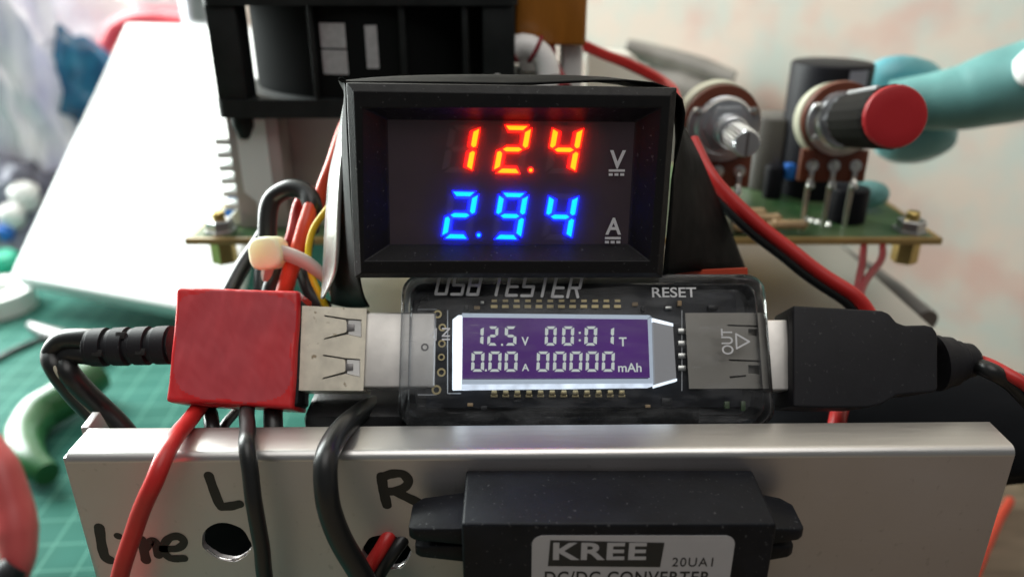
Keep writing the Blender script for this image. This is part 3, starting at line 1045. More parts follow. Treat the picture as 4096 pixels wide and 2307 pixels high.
LT = {'U': [[(0, 1), (0, 0), (1, 0), (1, 1)]], 'S': [[(1, 1), (0, 1), (0, .45), (1, .45), (1, 0), (0, 0)]],
      'B': [[(0, 0), (0, 1), (1, 1), (1, 0), (0, 0)], [(0, .45), (1, .45)]], 'T': [[(0, 1), (1, 1)], [(.5, 1), (.5, 0)]],
      'E': [[(1, 1), (0, 1), (0, 0), (1, 0)], [(0, .43), (.9, .43)]], 'R': [[(0, 0), (0, 1), (1, 1), (1, .45), (0, .45)], [(.6, .45), (1, 0)]]}
mb = MB()
for i, c in enumerate('USB'):
    stroke_text(mb, T, LT[c], 368 + i * 96, 190 + i * 1.5, 62, 122, .46, .02)
for i, c in enumerate('TESTER'):
    stroke_text(mb, T, LT[c], 702 + i * 93, 196 + i * 2.4, 62, 122, .46, .02)
mb.build('printed_title', MT['print_white'], ts, recalc=False)
mb = MB()
tbox(mb, 'RESET', T, z8, 1680, 150, 1945, 211, .02, bold=.012)
mb.build('printed_word', MT['print_white'], ts)
mb = MB()
tbox(mb, 'OUT', T, z8, 2104, 400, 2164, 556, .02, bold=.012, rot=90)
for i, (p, q) in enumerate((((2188, 432), (2192, 520)), ((2192, 520), (2268, 478)), ((2268, 478), (2188, 432)))):
    ribbon(mb, T, [T.pp(*z8(*p), .02), T.pp(*z8(*q), .02)], .28, .02, k0=i + 1, dz=.004)
mb.build('printed_word', MT['print_white'], ts, recalc=False)
mb = MB()
tbox(mb, 'IN', T, z8, 405, 395, 455, 470, .02, bold=.012, rot=90)
for i, (p, q) in enumerate((((370, 470), (372, 400)), ((372, 400), (335, 440)), ((335, 440), (370, 470)))):
    ribbon(mb, T, [T.pp(*z8(*p), .02), T.pp(*z8(*q), .02)], .18, .02, k0=i + 1, dz=.004)
mb.build('printed_word', MT['print_grey'], ts, recalc=False)

mb = MB()
mb.wbox(-17, 30, 104.6, 121, 3.1, 83.0, .6)
one(mb, 'dark_support_block', MT['foam'], 'tall black block added to darken the space under the clear tester and prop it up', 'added block')  # added black mass for the shade under the tester, also its support

# ================================================================== RED TAPED SOCKET
rs = thing('taped_usb_socket', 'usb socket wrapped in red tape, plugged onto the left end of the tester', 'usb socket', T.L(-45, VA - 9, -5))
C4 = [(709, 1149), (1197, 1163), (1168, 1634), (664, 1602)]
WF, DEP, RAD = -.5, 8.6, .45
c4 = [T.pp(x, y, WF) for x, y in C4]
GN = 64
rows = []
for j in range(-4, GN + 5):
    row = []
    for i in range(-4, GN + 5):
        s_, t_ = min(max(i / GN, 0), 1), min(max(j / GN, 0), 1)
        ex = max(-i, i - GN, 0); ey = max(-j, j - GN, 0)
        u = (c4[0][0] * (1 - s_) + c4[1][0] * s_) * (1 - t_) + (c4[3][0] * (1 - s_) + c4[2][0] * s_) * t_
        v = (c4[0][1] * (1 - s_) + c4[1][1] * s_) * (1 - t_) + (c4[3][1] * (1 - s_) + c4[2][1] * s_) * t_
        e = min(s_, 1 - s_) * 20; e2 = min(t_, 1 - t_) * 18
        u += .28 * noise.noise(Vector((v * .14, 7, 2))) * (1 - min(1, e / 3))
        v += .34 * noise.noise(Vector((u * .13, 2, 5))) * (1 - min(1, e2 / 3))
        dpt = 0
        for x_ in (e, e2):
            k = max(0, 1 - x_ / RAD)
            dpt += RAD * (1 - math.sqrt(max(0, 1 - k * k))) * .8
        w = WF - dpt + .05 * noise.noise(Vector((u * .9 - v * .15, v * .12, 6))) + .14 * noise.noise(Vector((u * .35, v * .22, 3))) + .05 * noise.noise(Vector((u * 1.1 + v * .4, v * .5, 9)))
        back = max(ex, ey)
        if back:
            w = WF - RAD - (DEP - RAD) * back / 4
            v += .10 * noise.noise(Vector((u * .2, back * .3, 1)))
        if ey and j > GN:
            v -= .12
        row.append(T.L(u, v, w))
    rows.append(row)
mb = MB()
mb.grid(rows)
tw = mb.build('tape_wrapping', MT['tape_red'], rs, ang=50)
tw.data.materials.append(MT['tape_stuck'])
side = GN + 8
for k, pg in enumerate(tw.data.polygons):                         # the area where the tape lies stuck down is duller
    j_, i_ = divmod(k, side)
    x_, y_ = (i_ - 4 - GN * .5) / (GN * .5), (j_ - 4 - GN * .47) / (GN * .5)
    rr2 = abs(x_ + .01) ** 6 + abs(y_ - .02) ** 5 + .45 * noise.noise(Vector((x_ * 2, y_ * 2, 4)))
    if rr2 < .72 and abs(x_) < .97:
        pg.material_index = 1
part('tape_fold', MT['tape_red'], rs, lambda m: m.prism([T.pp(x, y, -2.2) for x, y in ((700, 1608), (800, 1622), (905, 1627), (1060, 1626), (1178, 1640), (1176, 1618), (690, 1596))], T, -8, -2.2, .1))
ck = [T.pp(x, y, -2.0) for x, y in ((1163, 1638), (1192, 1610), (1207, 1214), (1193, 1168))]
part('collar', MT['rubber'], rs, lambda m: m.prism(ck, T, -8.8, -1.9, .2))
# socket shell with two spring fingers cut in its face
so = [T.pp(x, y, -2.2) for x, y in ((1190, 1561), (1453, 1562), (1467, 1234), (1203, 1222))]
S6 = lambda pts: [T.pp(*z6(x, y), -2.2) for x, y in pts]
cuts = []
for dx, dy in ((0, 0), (-7, 208)):
    cuts.append(S6([(x + dx, y + dy) for x, y in
                    ((790, 740), (800, 737), (912, 757), (985, 762), (985, 858), (905, 838), (800, 866), (784, 868), (786, 860), (898, 826),
                     (905, 830), (905, 795), (912, 768), (800, 747))]))
# a finger cut is a slot pair plus a window; the finger itself stays in the plate
cuts = []
for dx, dy in ((0, 0), (-7, 208)):
    o_ = lambda pts: S6([(x + dx, y + dy) for x, y in pts])
    cuts.append(o_([(788, 738), (912, 757), (984, 762), (984, 857), (908, 840), (786, 868), (786, 861), (900, 829), (906, 822), (906, 774), (900, 764), (788, 746)]))
mb = holed(T, so, cuts, -2.5, -2.2)
mb.prism([(so[0][0], so[0][1]), (so[1][0], so[1][1]), (so[1][0], so[1][1] + .3), (so[0][0], so[0][1] + .3)], T, -8.6, -2.5)
mb.prism([(so[3][0], so[3][1] - .3), (so[2][0], so[2][1] - .3), (so[2][0], so[2][1]), (so[3][0], so[3][1])], T, -8.6, -2.5)
mb.build('socket_shell', MT['steel'], rs)
part('socket_core', MT['steel_dark'], rs, lambda m: m.box(T, so[0][0], so[1][0] - .6, so[0][1] + .5, so[3][1] - .9, -8.2, -3.0))
for dx, dy in ((0, 0), (-7, 208)):
    part('plastic_tongue', MT['white'], rs, lambda m: m.prism(S6([(914 + dx, 838 + dy), (980 + dx, 853 + dy), (980 + dx, 768 + dy), (914 + dx, 764 + dy)]), T, -3.0, -2.4))
    part('contact_spring', MT['steel_dark'], rs, lambda m: m.prism(S6([(906 + dx, 824 + dy), (946 + dx, 820 + dy), (946 + dx, 786 + dy), (906 + dx, 786 + dy)]), T, -2.62, -2.2, .05))
# ribbed strain relief and flat twin lead
z5 = lambda x, y: (x * .6893, 700 + y * .6893)
ax0, ax1 = T.at(*z5(1010, 985), -5.2), T.at(*z5(520, 1000), -5.2)
axd = (ax1 - ax0)
Ln = axd.length
prof = [(0, 3.1)]
for k in range(4):
    a_ = Ln * (k / 4)
    prof += [(a_ + .05, 2.5), (a_ + Ln * .035, 2.5), (a_ + Ln * .045, 3.15), (a_ + Ln * .2, 3.1), (a_ + Ln * .21, 2.95), (a_ + Ln * .245, 2.9)]
prof += [(Ln, 2.75), (Ln + .3, 2.3)]
sr = part('strain_relief', MT['rubber'], rs, lambda m: m.lathe(ax0, axd, prof, 28, 0, 0, 0))
dn_ = axd.normalized()
for k in range(3):
    for sg in (1, -1):
        if (k + (sg > 0)) % 2:
            continue
        c_ = ax0 + dn_ * Ln * (.30 + .25 * k) + T.R @ Vector((0, sg * 1.35, 2.55))
        part('slot', MT['foam'], sr, lambda m: m.box(Frame(0.41, 36.23, -3, c_), -.8, .8, -.55, .55, -.3, .3, .1))
lead_px = [(400, 1392, 127), (330, 1386, 127), (268, 1392, 127.5), (236, 1430, 128), (250, 1480, 127), (310, 1560, 129), (390, 1640, 132), (480, 1730, 133), (560, 1850, 133)]
cpts = [PD(*q) for q in lead_px]
KO = 1.02
off = [Vector((.3, .2, 1.25)), Vector((.2, .2, 1.25)), Vector((-.5, .2, 1.1)), Vector((-1.0, .2, .6)), Vector((-1.1, .2, .3)), Vector((-1.0, .2, -.5)), Vector((-1.0, .2, -.6)), Vector((-1, .2, -.6)), Vector((-1, .2, -.6))]
mb = MB()
mb.tube([p + o_ * KO for p, o_ in zip(cpts, off)], 1.75, 14, 8)
mb.tube([p - o_ * KO for p, o_ in zip(cpts, off)], 1.75, 14, 8)
ld = mb.build('twin_lead', MT['wire_black'], rs)
n_ = Vector((0, -1.0, .55))
part('stripe', MT['wire_cream'], ld, lambda m: m.tube([p + n_ * (1.3 if i > 3 else .4) + o_ * .25 for i, (p, o_) in enumerate(zip(cpts, off))][3:], [.1, .3, .36, .36, .36, .36], 8, 8))

# ================================================================== BLACK USB PLUG ON THE RIGHT
bp_ = thing('black_usb_plug', 'black moulded usb plug pushed into the right end of the tester', 'usb plug', T.L(50, -12, -5))
part('metal_shell', MT['steel2'], bp_, lambda m: m.box(T, T.pp(3070, 1400, -3.2)[0], T.pp(3160, 1400, -3.2)[0], T.pp(3110, 1560, -3.2)[1], T.pp(3100, 1278, -3.2)[1], -7.7, -3.2, .35, 3))
hp = [(988, 992), (1200, 1000), (1500, 998), (1600, 975), (1650, 945), (1700, 912), (1800, 902), (1960, 892), (1985, 870), (1985, 520), (1978, 480), (1950, 440), (1900, 428), (1760, 432), (1700, 410), (1650, 350), (1600, 330), (1300, 312), (985, 294)]
hp = [T.pp(*zr(x, y), -.8) for x, y in hp]
part('hood', MT['rubber'], bp_, lambda m: m.prism(hp, T, -9.8, -.8, .9, 4))
st0, st1 = T.at(*zr(1960, 690), -5.3), T.at(*zr(2245, 668), -5.3)
sd_ = st1 - st0
q_ = sd_.length
part('strain_relief', MT['rubber'], bp_, lambda m: m.lathe(st0, sd_, [(0, 4.6), (q_ * .12, 4.5), (q_ * .2, 4.2), (q_ * .42, 4.0), (q_ * .46, 3.4), (q_ * .62, 3.3), (q_ * .66, 3.0), (q_ * .9, 2.7), (q_, 2.0), (q_ + .2, 1.2)], 28))
part('cable', MT['wire_black'], bp_, lambda m: m.tube([T.at(*zr(2225, 700), -5.3), PD(*zr(2330, 735), 122), PD(*zr(2440, 800), 122), PD(*zr(2560, 900), 122), PD(*zr(2700, 1060), 123), PD(*zr(2800, 1300), 126)], 1.35, 12))

# ================================================================== FOREGROUND WIRES
mb = MB()
mb.tube([PD(860, 1540, 131), PD(802, 1619, 124), PD(726, 1718, 115), PD(673, 1797, 109), PD(614, 1929, 107), PD(548, 2081, 109), PD(482, 2307, 112), PD(420, 2600, 120)], 1.28, 16, 8)
one(mb, 'red_wire', MT['wire_red'], 'red wire hanging from behind the red taped socket over the chassis edge', 'wire')
mb = MB()
mb.tube([PD(985, 1540, 131), PD(990, 1625, 122), PD(990, 1720, 114), PD(990, 1797, 109.3), PD(1010, 1962, 109), PD(1036, 2127, 111), PD(1059, 2307, 114), PD(1090, 2600, 122)], 1.18, 16, 8)
one(mb, 'thin_black_wire', MT['wire_black'], 'thin straight black wire running down past the letter L', 'wire')
mb = MB()
mb.tube([PD(1560, 1600, 133), PD(1440, 1650, 124), PD(1365, 1718, 115), PD(1315, 1810, 108.5), PD(1303, 1922, 107), PD(1320, 2048, 108), PD(1373, 2180, 110), PD(1452, 2307, 113), PD(1600, 2560, 118)], 1.7, 16, 8)
one(mb, 'thick_black_cable', MT['wire_black'], 'thick black cable bowing down between the letter L and letter R', 'cable')

# ================================================================== DC CONVERTER
dc = thing('dc_converter', 'black potted converter box with a white label fixed to the chassis front', 'converter', (14.2, 87, 40))
X0, X1, Y0, Y1, ZT = -6.7, 35.1, 81.2, 92.9, 80.6
part('body', MT['potting'], dc, lambda m: m.prism([(X0, 40), (X1, 40), (X1, ZT), (X0, ZT)], W0, -Y1, -Y0, .45, 3))
for sx in (-1, 1):
    xb, xo = (X0 + .3, -14.4) if sx < 0 else (X1 - .3, 40.6)
    for z1_, z0_, ye, xo2 in ((77.4, 74.8, 84.6, xo), (73.6, 71.0, 85.4, xo - sx * .6)):
        # each prong is a plan shape (x, y) raised from z0 to z1, wedge towards its tip
        top = [(xb, 91.5), (xo2 - sx * 1.4, 91.5), (xo2, 90.0), (xo2, ye + .6), (xo2 - sx * .8, ye), (xb, ye - 1.0)]
        mb = MB()
        t = bmesh.new()
        A = [t.verts.new((x, y, z0_)) for x, y in top]
        B = [t.verts.new((x, y, z1_ - (.7 if abs(x - xo2) < 2 else -.4))) for x, y in top]
        t.faces.new(A); t.faces.new(B[::-1])
        for i in range(6):
            t.faces.new((A[i], B[i], B[(i + 1) % 6], A[(i + 1) % 6]))
        bmesh.ops.recalc_face_normals(t, faces=t.faces)
        bmesh.ops.bevel(t, geom=list(t.edges), offset=.3, segments=2, affect='EDGES', profile=.5, clamp_overlap=True)
        mb.merge(t)
        mb.build('mounting_tab', MT['potting'], dc)
D = Frame(0, 0, 0, (0, Y0, 0))
l0 = D.pp(2128, 2150, .05); l1 = D.pp(2944, 2140, .05)
lb = part('label', MT['label'], dc, lambda m: m.prism(rrect(l0[0], l1[0], 46, l1[1], 1.5), D, .02, .10))
q3 = lambda pts, w: [D.pp(*z3(x, y), w) for x, y in pts]
kb = part('logo_block', MT['print_black'], lb, lambda m: m.prism(q3([(1073, 830), (1682, 836), (1706, 704), (1086, 690)], .13), D, .09, .13))
mb = MB()
tbox(mb, 'KREE', D, z3, 1100, 704, 1612, 796, .14, bold=.028, spacing=1.1)
mb.build('logo_lettering', MT['label'], lb)
mb = MB()
tbox(mb, '20UA1', D, z3, 1745, 784, 1972, 832, .11, bold=.004, spacing=1.15)
tbox(mb, 'DC/DC CONVERTER', D, z3, 1055, 858, 1958, 922, .11, bold=.016, spacing=1.1)
zlow = D.pp(*z3(1055, 922), .11)[1]
tbox(mb, 'IN 12V  OUT 5V', D, z3, 1060, 960, 1900, 1020, .11, bold=.012) if False else None
mb.build('label_lettering', MT['print_black'], lb)
part('lead', MT['wire_red'], dc, lambda m: m.tube([P.at(1580, 2080, -6), P.at(1562, 2125, -1.2), P.at(1525, 2190, .9), P.at(1478, 2270, 1.6), P.at(1410, 2420, 2)], 1.12, 14, 8))
part('lead', MT['wire_black'], dc, lambda m: m.tube([P.at(1660, 2100, -6), P.at(1622, 2140, -1.3), P.at(1570, 2210, .9), P.at(1515, 2300, 1.6), P.at(1450, 2440, 2)], 1.12, 14, 8))

# ================================================================== AMPLIFIER BOARD
ab = thing('amplifier_board', 'green amplifier circuit board on brass standoffs behind the meter', 'circuit board', (12, 200, 80))
ZB = 88.8
fp = part('board', MT['pcb_edge'], ab, lambda m: m.wbox(-76, 100, 169, 238, ZB - 1.6, ZB, .15))
part('solder_mask', MT['pcb_green'], fp, lambda m: m.wbox(-74.5, 98.5, 170, 237, ZB + .004, ZB + .05))
for px_ in (868, 3660):
    X = (px_ - CX) / FPX * 181
    part('standoff', MT['brass'], ab, lambda m: (m.lathe((X, 173.5, ZB - 1.7), (0, 0, -1), [(0, 2.9), (.05, 3.0), (5.6, 3.0), (5.7, 2.85)], 6), m.lathe((X, 173.5, ZB + 2.6), (0, 0, 1), [(0, 1.5), (2.2, 1.5), (2.5, 1.2)], 16)), ang=20)
    part('nut', MT['zinc'], ab, lambda m: m.lathe((X, 173.5, ZB + .1), (0, 0, 1), [(0, 3.8), (.6, 3.8), (.62, 3.2), (2.9, 3.2), (3.1, 2.8)], 6), ang=20)


def pot(cx_, cy_, cz_, axis, knob):
    axis = Vector(axis).normalized()
    fy = math.degrees(math.atan2(axis.x, -axis.y))
    f = Frame(fy, 0, 0, (cx_, cy_, cz_))
    body = part('potentiometer', MT['zinc'], ab, lambda m: (m.prism([q_ for q_ in circle(0, 0, 8.0, 60) if q_[1] < 4.3], f, 0, 1.3, .2), m.lathe(f.o, axis, [(1.2, 6.6), (1.6, 6.2), (2.6, 5.9), (2.8, 4.6)], 40),
                                                           m.lathe(f.o + axis * 2.8, axis, [(0, 5.3), (1.9, 5.3), (2.1, 4.9)], 6),
                                                           m.lathe(f.o + axis * 4.8, axis, [(0, 3.5), (4.0, 3.5), (4.3, 3.2)], 28)))
    part('wafer', MT['phenolic'], body, lambda m: (m.prism(circle(0, 0, 8.6, 36), f, -2.0, -.1, .1), m.prism([(-7.6, -14.5), (7.6, -14.5), (7.6, -7), (-7.6, -7)], f, -2.05, -.05, .15)))
    part('rear_can', MT['cream'], body, lambda m: m.lathe(f.o - axis * 2.2, -axis, [(0, 8.9), (4.5, 8.9), (5.5, 8.2)], 40))
    for k in (-5, 0, 5):
        part('rivet', MT['solder'], body, lambda m: (m.lathe(f.L(k, -10.6, -.1), axis, [(0, 1.5), (.5, 1.4), (.6, .8), (.3, .5)], 18)))
        part('terminal', MT['solder'], body, lambda m: (m.box(f, k - .55, k + .55, -14.6, -11.8, .1, .6, .1),
                                                       m.tube([f.L(k, -14.0, .4), f.L(k, -15.4, .9), f.L(k - .2, -16.4, .2), f.L(k - .2, ZB - cz_, .2)], [.75, .95, .6, .55], 10, 4)))
    for a_ in (28, 152, 215, 325):
        part('lug', MT['solder'], body, lambda m: m.lathe(f.L(6.9 * math.cos(math.radians(a_)), 6.9 * math.sin(math.radians(a_)), 1.2), axis, [(0, 1.0), (.7, .9), (.9, .4)], 14))
    if not knob:
        sh = part('shaft', MT['zinc'], body, lambda m: m.lathe(f.o + axis * 9.0, axis, [(0, 2.9), (9.0, 2.9), (9.4, 2.6)], 48, 0, 24, .25))
        part('slot', MT['steel_dark'], body, lambda m: m.box(f, -.3, .3, -2.5, 2.5, 18.2, 18.46))
    else:
        kp = f.o + axis * 7.5
        kb_ = part('knob', MT['knob'], body, lambda m: m.lathe(kp, axis, [(0, 5.9), (.8, 6.1), (17.5, 6.25), (19.6, 6.3), (20.0, 6.1)], 60, 0, 20, .18))
        part('knob_cap', MT['knobcap'], body, lambda m: m.lathe(kp + axis * 19.95, axis, [(0, 6.05), (.8, 6.05), (1.25, 5.8), (1.45, 5.2), (1.5, 3), (1.5, .3)], 48))
        part('pointer', MT['print_white'], body, lambda m: m.tube([kp + axis * 1.5 + f.R @ Vector((-2.6, 5.6, 0)), kp + axis * 16.5 + f.R @ Vector((-2.6, 5.7, 0)) + Vector((0, 0, .1))], .5, 8, 0))


a_ = PD(2890, 500, 172)
pot(a_.x, a_.y, a_.z, (0.02, -1, 0.0), False)
c0, c1 = PD(3366, 482, 177), PD(3598, 467, 147.5)
pot(c0.x, c0.y, c0.z, c1 - c0, True)


def cyl(name, m_, x, y, z0, z1, r, par=ab, rim=.6, seg=36):
    return part(name, m_, par, lambda m: m.lathe((x, y, z0), (0, 0, 1), [(0, r - .3), (.4, r), (z1 - z0 - rim, r), (z1 - z0 - rim * .3, r - rim * .4), (z1 - z0, r - rim)], seg))


q = PD(3292, 500, 207)
cp = cyl('capacitor', MT['cap'], q.x, q.y, ZB, 123.5, 10.3)
part('stripe', MT['cap_stripe'], cp, lambda m: m.grid([[Vector((q.x + 10.36 * math.sin(a), q.y - 10.36 * math.cos(a), z)) for a in [.05 + .09 * k for k in range(7)]] for z in (ZB + 1, 108, 122.6)]))
q = PD(3085, 600, 215)
cyl('capacitor', MT['dark_can'], q.x, q.y, ZB, 109, 6.5)
q = PZ(3085, 790, ZB); cp = cyl('capacitor', MT['cap'], q.x, q.y, ZB, ZB + 9, 2.5)
part('top_mark', MT['blue'], cp, lambda m: m.box(Frame(0, 0, 0, (q.x + 3.5, q.y - 1, ZB + 7.5)), -1.2, 1.2, -2, 2, -1.4, 1.4, .3))
q = PZ(3380, 880, ZB); cyl('capacitor', MT['cap'], q.x, q.y, ZB, ZB + 8.5, 4.6)
for (x, y) in ((2990, 880), (3050, 905), (3010, 940), (3150, 930), (2960, 915)):
    q = PZ(x, y, ZB)
    part('resistor', MT['resistor'], ab, lambda m: m.tube([q + Vector((-4.6, 0, 2)), q + Vector((-3.4, 0, 2)), q + Vector((-2.2, 0, 2)), q + Vector((2.2, 0, 2)), q + Vector((3.4, 0, 2)), q + Vector((4.6, 0, 2))], [.3, 1.35, 1.1, 1.1, 1.35, .3], 14, 4))
for x in (2940,):
    q = PZ(x, 935, ZB)
    part('film_capacitor', MT['cream'], ab, lambda m: m.wbox(q.x - 2.6, q.x + 2.6, q.y, q.y + 3, ZB + .1, ZB + 6.5, .6))
for k in range(14):
    x_, y_ = 40 + (k * 37 % 56), 172.5 + (k * 23 % 17)
    part('solder_joint', MT['solder'], ab, lambda m: m.lathe((x_, y_, ZB + .05), (0, 0, 1), [(0, .8), (.3, .6), (.8, .2)], 10))
# heatsink on the board under the fan
hs = part('heatsink', MT['heat'], ab, lambda m: (m.wbox(-65, -53.3, 176, 232, ZB + .1, 115.6, .3), m.wbox(-53.2, -8, 184, 232, 97, 115.6, .3)))
part('profile_groove', MT['heat2'], hs, lambda m: m.prism([(-62.9, 115), (-56.0, 115), (-56.0, 98), (-58.4, 95.5), (-58.4, 91), (-60.2, 91), (-60.2, 95.5), (-62.9, 98)], W0, -175.95, -175.5))
for k in range(6):
    z_ = 109.6 - k * 3.1
    part('fin', MT['heat2'], hs, lambda m: m.wbox(-68.4, -64.9, 176.5, 232, z_ - .75, z_ + .75, .25))
q = PD(935, 760, 186); part('terminal_block', MT['blue'], ab, lambda m: m.prism([(q.x - 4.5, ZB + .1), (q.x + 4, ZB + .1), (q.x + 4, ZB + 8.5), (q.x - 1, ZB + 9)], W0, -190, -181, .4))
q = PD(1010, 830, 185); part('film_capacitor', MT['cream'], ab, lambda m: m.prism([(q.x - 8, ZB + .1), (q.x + 6, ZB + .1), (q.x + 4, ZB + 7), (q.x - 1, ZB + 8)], W0, -181, -177.5, .6))
q = PD(1240, 700, 184); part('ceramic_block', MT['cream'], ab, lambda m: m.wbox(-50, -34, 178, 183.6, ZB + .1, 97, .4))

# ================================================================== FAN
fn = thing('cooling_fan', 'black square cooling fan lying flat on the heatsink behind the meter', 'fan', (-32, 205, 116))
F0, F1, G0, G1 = -65.2, 1.2, 171.5, 238
fo = Frame(0, 90, 0, (-32, 205, 0))                              # plan view frame: u = X, v = Y
for z0_, z1_ in ((116, 120), (139.4, 142.6)):
    poly = rrect(F0 + 32, F1 + 32, -(G1 - 205), 205 - G0, 2.5)
    mb = holed(Frame(0, 0, 0, (0, 0, 0)), poly, [circle(0, 0, 30, 60)], 0, z1_ - z0_)
    for v in mb.bm.verts:                                        # lay the plate flat
        u_, y_, w_ = v.co.x, v.co.z, -v.co.y
        v.co = Vector((-32 + u_, 205 - y_, z0_ + w_))
    mb.build('flange', MT['fan'], fn)
mb = MB()
rings = []
for r_, z_ in ((32.2, 119.8), (32.2, 139.6), (30.2, 139.6), (30.2, 119.8)):
    rings.append([mb.bm.verts.new((-32 + r_ * math.cos(6.28318 * k / 72), 205 + r_ * math.sin(6.28318 * k / 72), z_)) for k in range(72)])
for i in range(4):
    a1, b1 = rings[i], rings[(i + 1) % 4]
    for k in range(72):
        mb.bm.faces.new((a1[k], a1[(k + 1) % 72], b1[(k + 1) % 72], b1[k]))
hb = mb.build('housing_ring', MT['fan_in'], fn)
for x0, x1, y0, y1 in ((F0 + .6, F0 + 7.2, G0 + .5, G0 + 8), (F1 - 7.5, F1 - .6, G0 + .5, G0 + 8), (F0 + .6, F0 + 7.5, G1 - 8, G1 - .5), (F1 - 7.5, F1 - .6, G1 - 8, G1 - .5)):
    part('corner_post', MT['fan'], fn, lambda m: m.wbox(x0, x1, y0, y1, 119.8, 139.6, .6))
for x0, x1 in ((-43.2, -42.2), (-24, -22.6), (-10.6, -9.4)):
    part('rib', MT['fan'], fn, lambda m: m.wbox(x0, x1, G0 + .6, G0 + 6, 119.8, 139.6, .2))
mb = MB()
for z0_, z1_ in ((125.2, 130.3), (130.7, 135.8)):
    mb.grid([[Vector((-32 + 32.3 * math.sin(a), 205 - 32.3 * math.cos(a), z)) for a in [-.29 + .03 * k for k in range(7)]] for z in (z0_, z1_)])
mb.build('sticker', MT['sticker'], fn)
mb = MB()
mb.grid([[Vector((-32 + 32.3 * math.sin(a), 205 - 32.3 * math.cos(a), z)) for a in [.02 + .02 * k for k in range(5)]] for z in (126.5, 135.4)])
mb.build('sticker', MT['sticker'], fn)
part('hub', MT['fan'], fn, lambda m: m.lathe((-32, 205, 119), (0, 0, 1), [(0, 14), (19, 14), (20.5, 12.5)], 40))
for k in range(7):
    a_ = 6.283 * k / 7
    part('blade', MT['fan'], fn, lambda m: m.grid([[Vector((-32 + r_ * math.cos(a_ + .45 * t_ + r_ * .004), 205 + r_ * math.sin(a_ + .45 * t_ + r_ * .004), 122 + 14 * t_)) for r_ in (13.8, 19, 24, 29)] for t_ in (0, .33, .66, 1)]))
part('screw', MT['fan'], fn, lambda m: m.lathe((-61, 176, 116.1), (0, 0, -1), [(0, 2.6), (2.5, 2.6), (5.5, 1.2)], 14))

# ================================================================== TRANSFORMER, COIL, WIRES BEHIND
tf = thing('transformer', 'transformer wound in amber tape rising behind the meter beside the fan', 'transformer', (9, 190, ZB))
part('winding', MT['amber'], tf, lambda m: m.wbox(.6, 16.6, 181, 199, 130.3, 172, .8, 3))
part('bobbin', MT['white'], tf, lambda m: (m.wbox(1.5, 6, 184, 197, 124, 130.2, .8), m.wbox(7.2, 10.2, 184, 197, 122, 130.2, 1.0), m.wbox(11.5, 16.4, 184, 197, 112, 130.2, 1.2), m.wbox(1, 16, 188, 199, ZB, 124, .6)))
cl = thing('toroid_coil', 'white ring coil with dark red turns tucked under the amber transformer', 'coil', (4, 176, 110))
mb = MB()
ctr = PD(2092, 306, 170)
mb.tube([ctr + Vector((5.6 * math.cos(a), 1.5 * math.sin(a), 6.3 * math.sin(a))) for a in [6.2832 * k / 24 for k in range(25)]], 2.6, 16, 0, caps=False)
mb.build('core', MT['white'], cl)
for a_ in (62, 118):
    a0 = math.radians(a_)
    c_ = ctr + Vector((5.6 * math.cos(a0), 1.5 * math.sin(a0), 6.3 * math.sin(a0)))
    rad = Vector((math.cos(a0), 0, math.sin(a0)))
    part('wire_turn', MT['wire_dred'], cl, lambda m: m.tube([c_ + rad * 2.9 * math.cos(b_) + Vector((0, 1, 0)) * 2.9 * math.sin(b_) for b_ in [6.2832 * k / 14 for k in range(15)]], .45, 8, 0))
for dx in (-4.2, 4.2):
    part('lead', MT['solder'], cl, lambda m: m.tube([ctr + Vector((dx, 0, -5)), ctr + Vector((dx, .5, -11)), Vector((ctr.x + dx, ctr.y + 1, ZB))], .5, 8, 4))
mb = MB()
mb.tube([PD(2190, 180, 176), PD(2200, 250, 174), PD(2225, 300, 172), PD(2260, 360, 170)], 1.7, 12)
one(mb, 'dark_red_lead', MT['wire_dred'], 'short dark red lead dropping behind the top of the meter', 'wire')
for k, (dz, m_) in enumerate(((0, 'wire_red'), (2.0, 'wire_red'))):
    mb = MB()
    mb.tube([PD(2310, 165 + dz * 8, 186), PD(2400, 205 + dz * 6, 183), PD(2540, 262 + dz * 7, 178), PD(2650, 320 + dz * 6, 172), PD(2700, 370 + dz * 4, 166), PD(2720, 470, 160)], .95, 12)
    one(mb, 'red_wire', MT[m_], ('upper' if k == 0 else 'lower') + ' red wire of the pair sloping from the amber transformer to the meter', 'wire', group='pair of red wires behind the meter')
mb = MB()
q = PD(2485, 290, 205); mb.prism([(q.x - 9, ZB), (q.x + 9, ZB), (q.x + 8.2, q.z - 1), (q.x + 3, q.z + 4.5), (q.x - 9, q.z + 5.5)], W0, -(q.y + 10), -q.y, 1)
one(mb, 'connector_housing', MT['ivory'], 'cream plastic connector block standing behind the pair of red wires', 'connector')
mb = MB()
mb.tube([PD(2500, 190, 285), PD(2660, 240, 285), PD(2800, 285, 283), PD(2930, 330, 280)], [3, 4.5, 5, 4], 20)
mb.tube([PD(2560, 330, 290), PD(2700, 370, 289), PD(2900, 440, 286)], [6, 10, 9], 20)
q = PD(2760, 420, 284); mb.wbox(q.x - 9, q.x + 9, q.y - 6, q.y + 6, 2, q.z, 1)
one(mb, 'soldering_stand', MT['grey'], 'grey metal tool stand out of focus against the wall', 'tool stand')

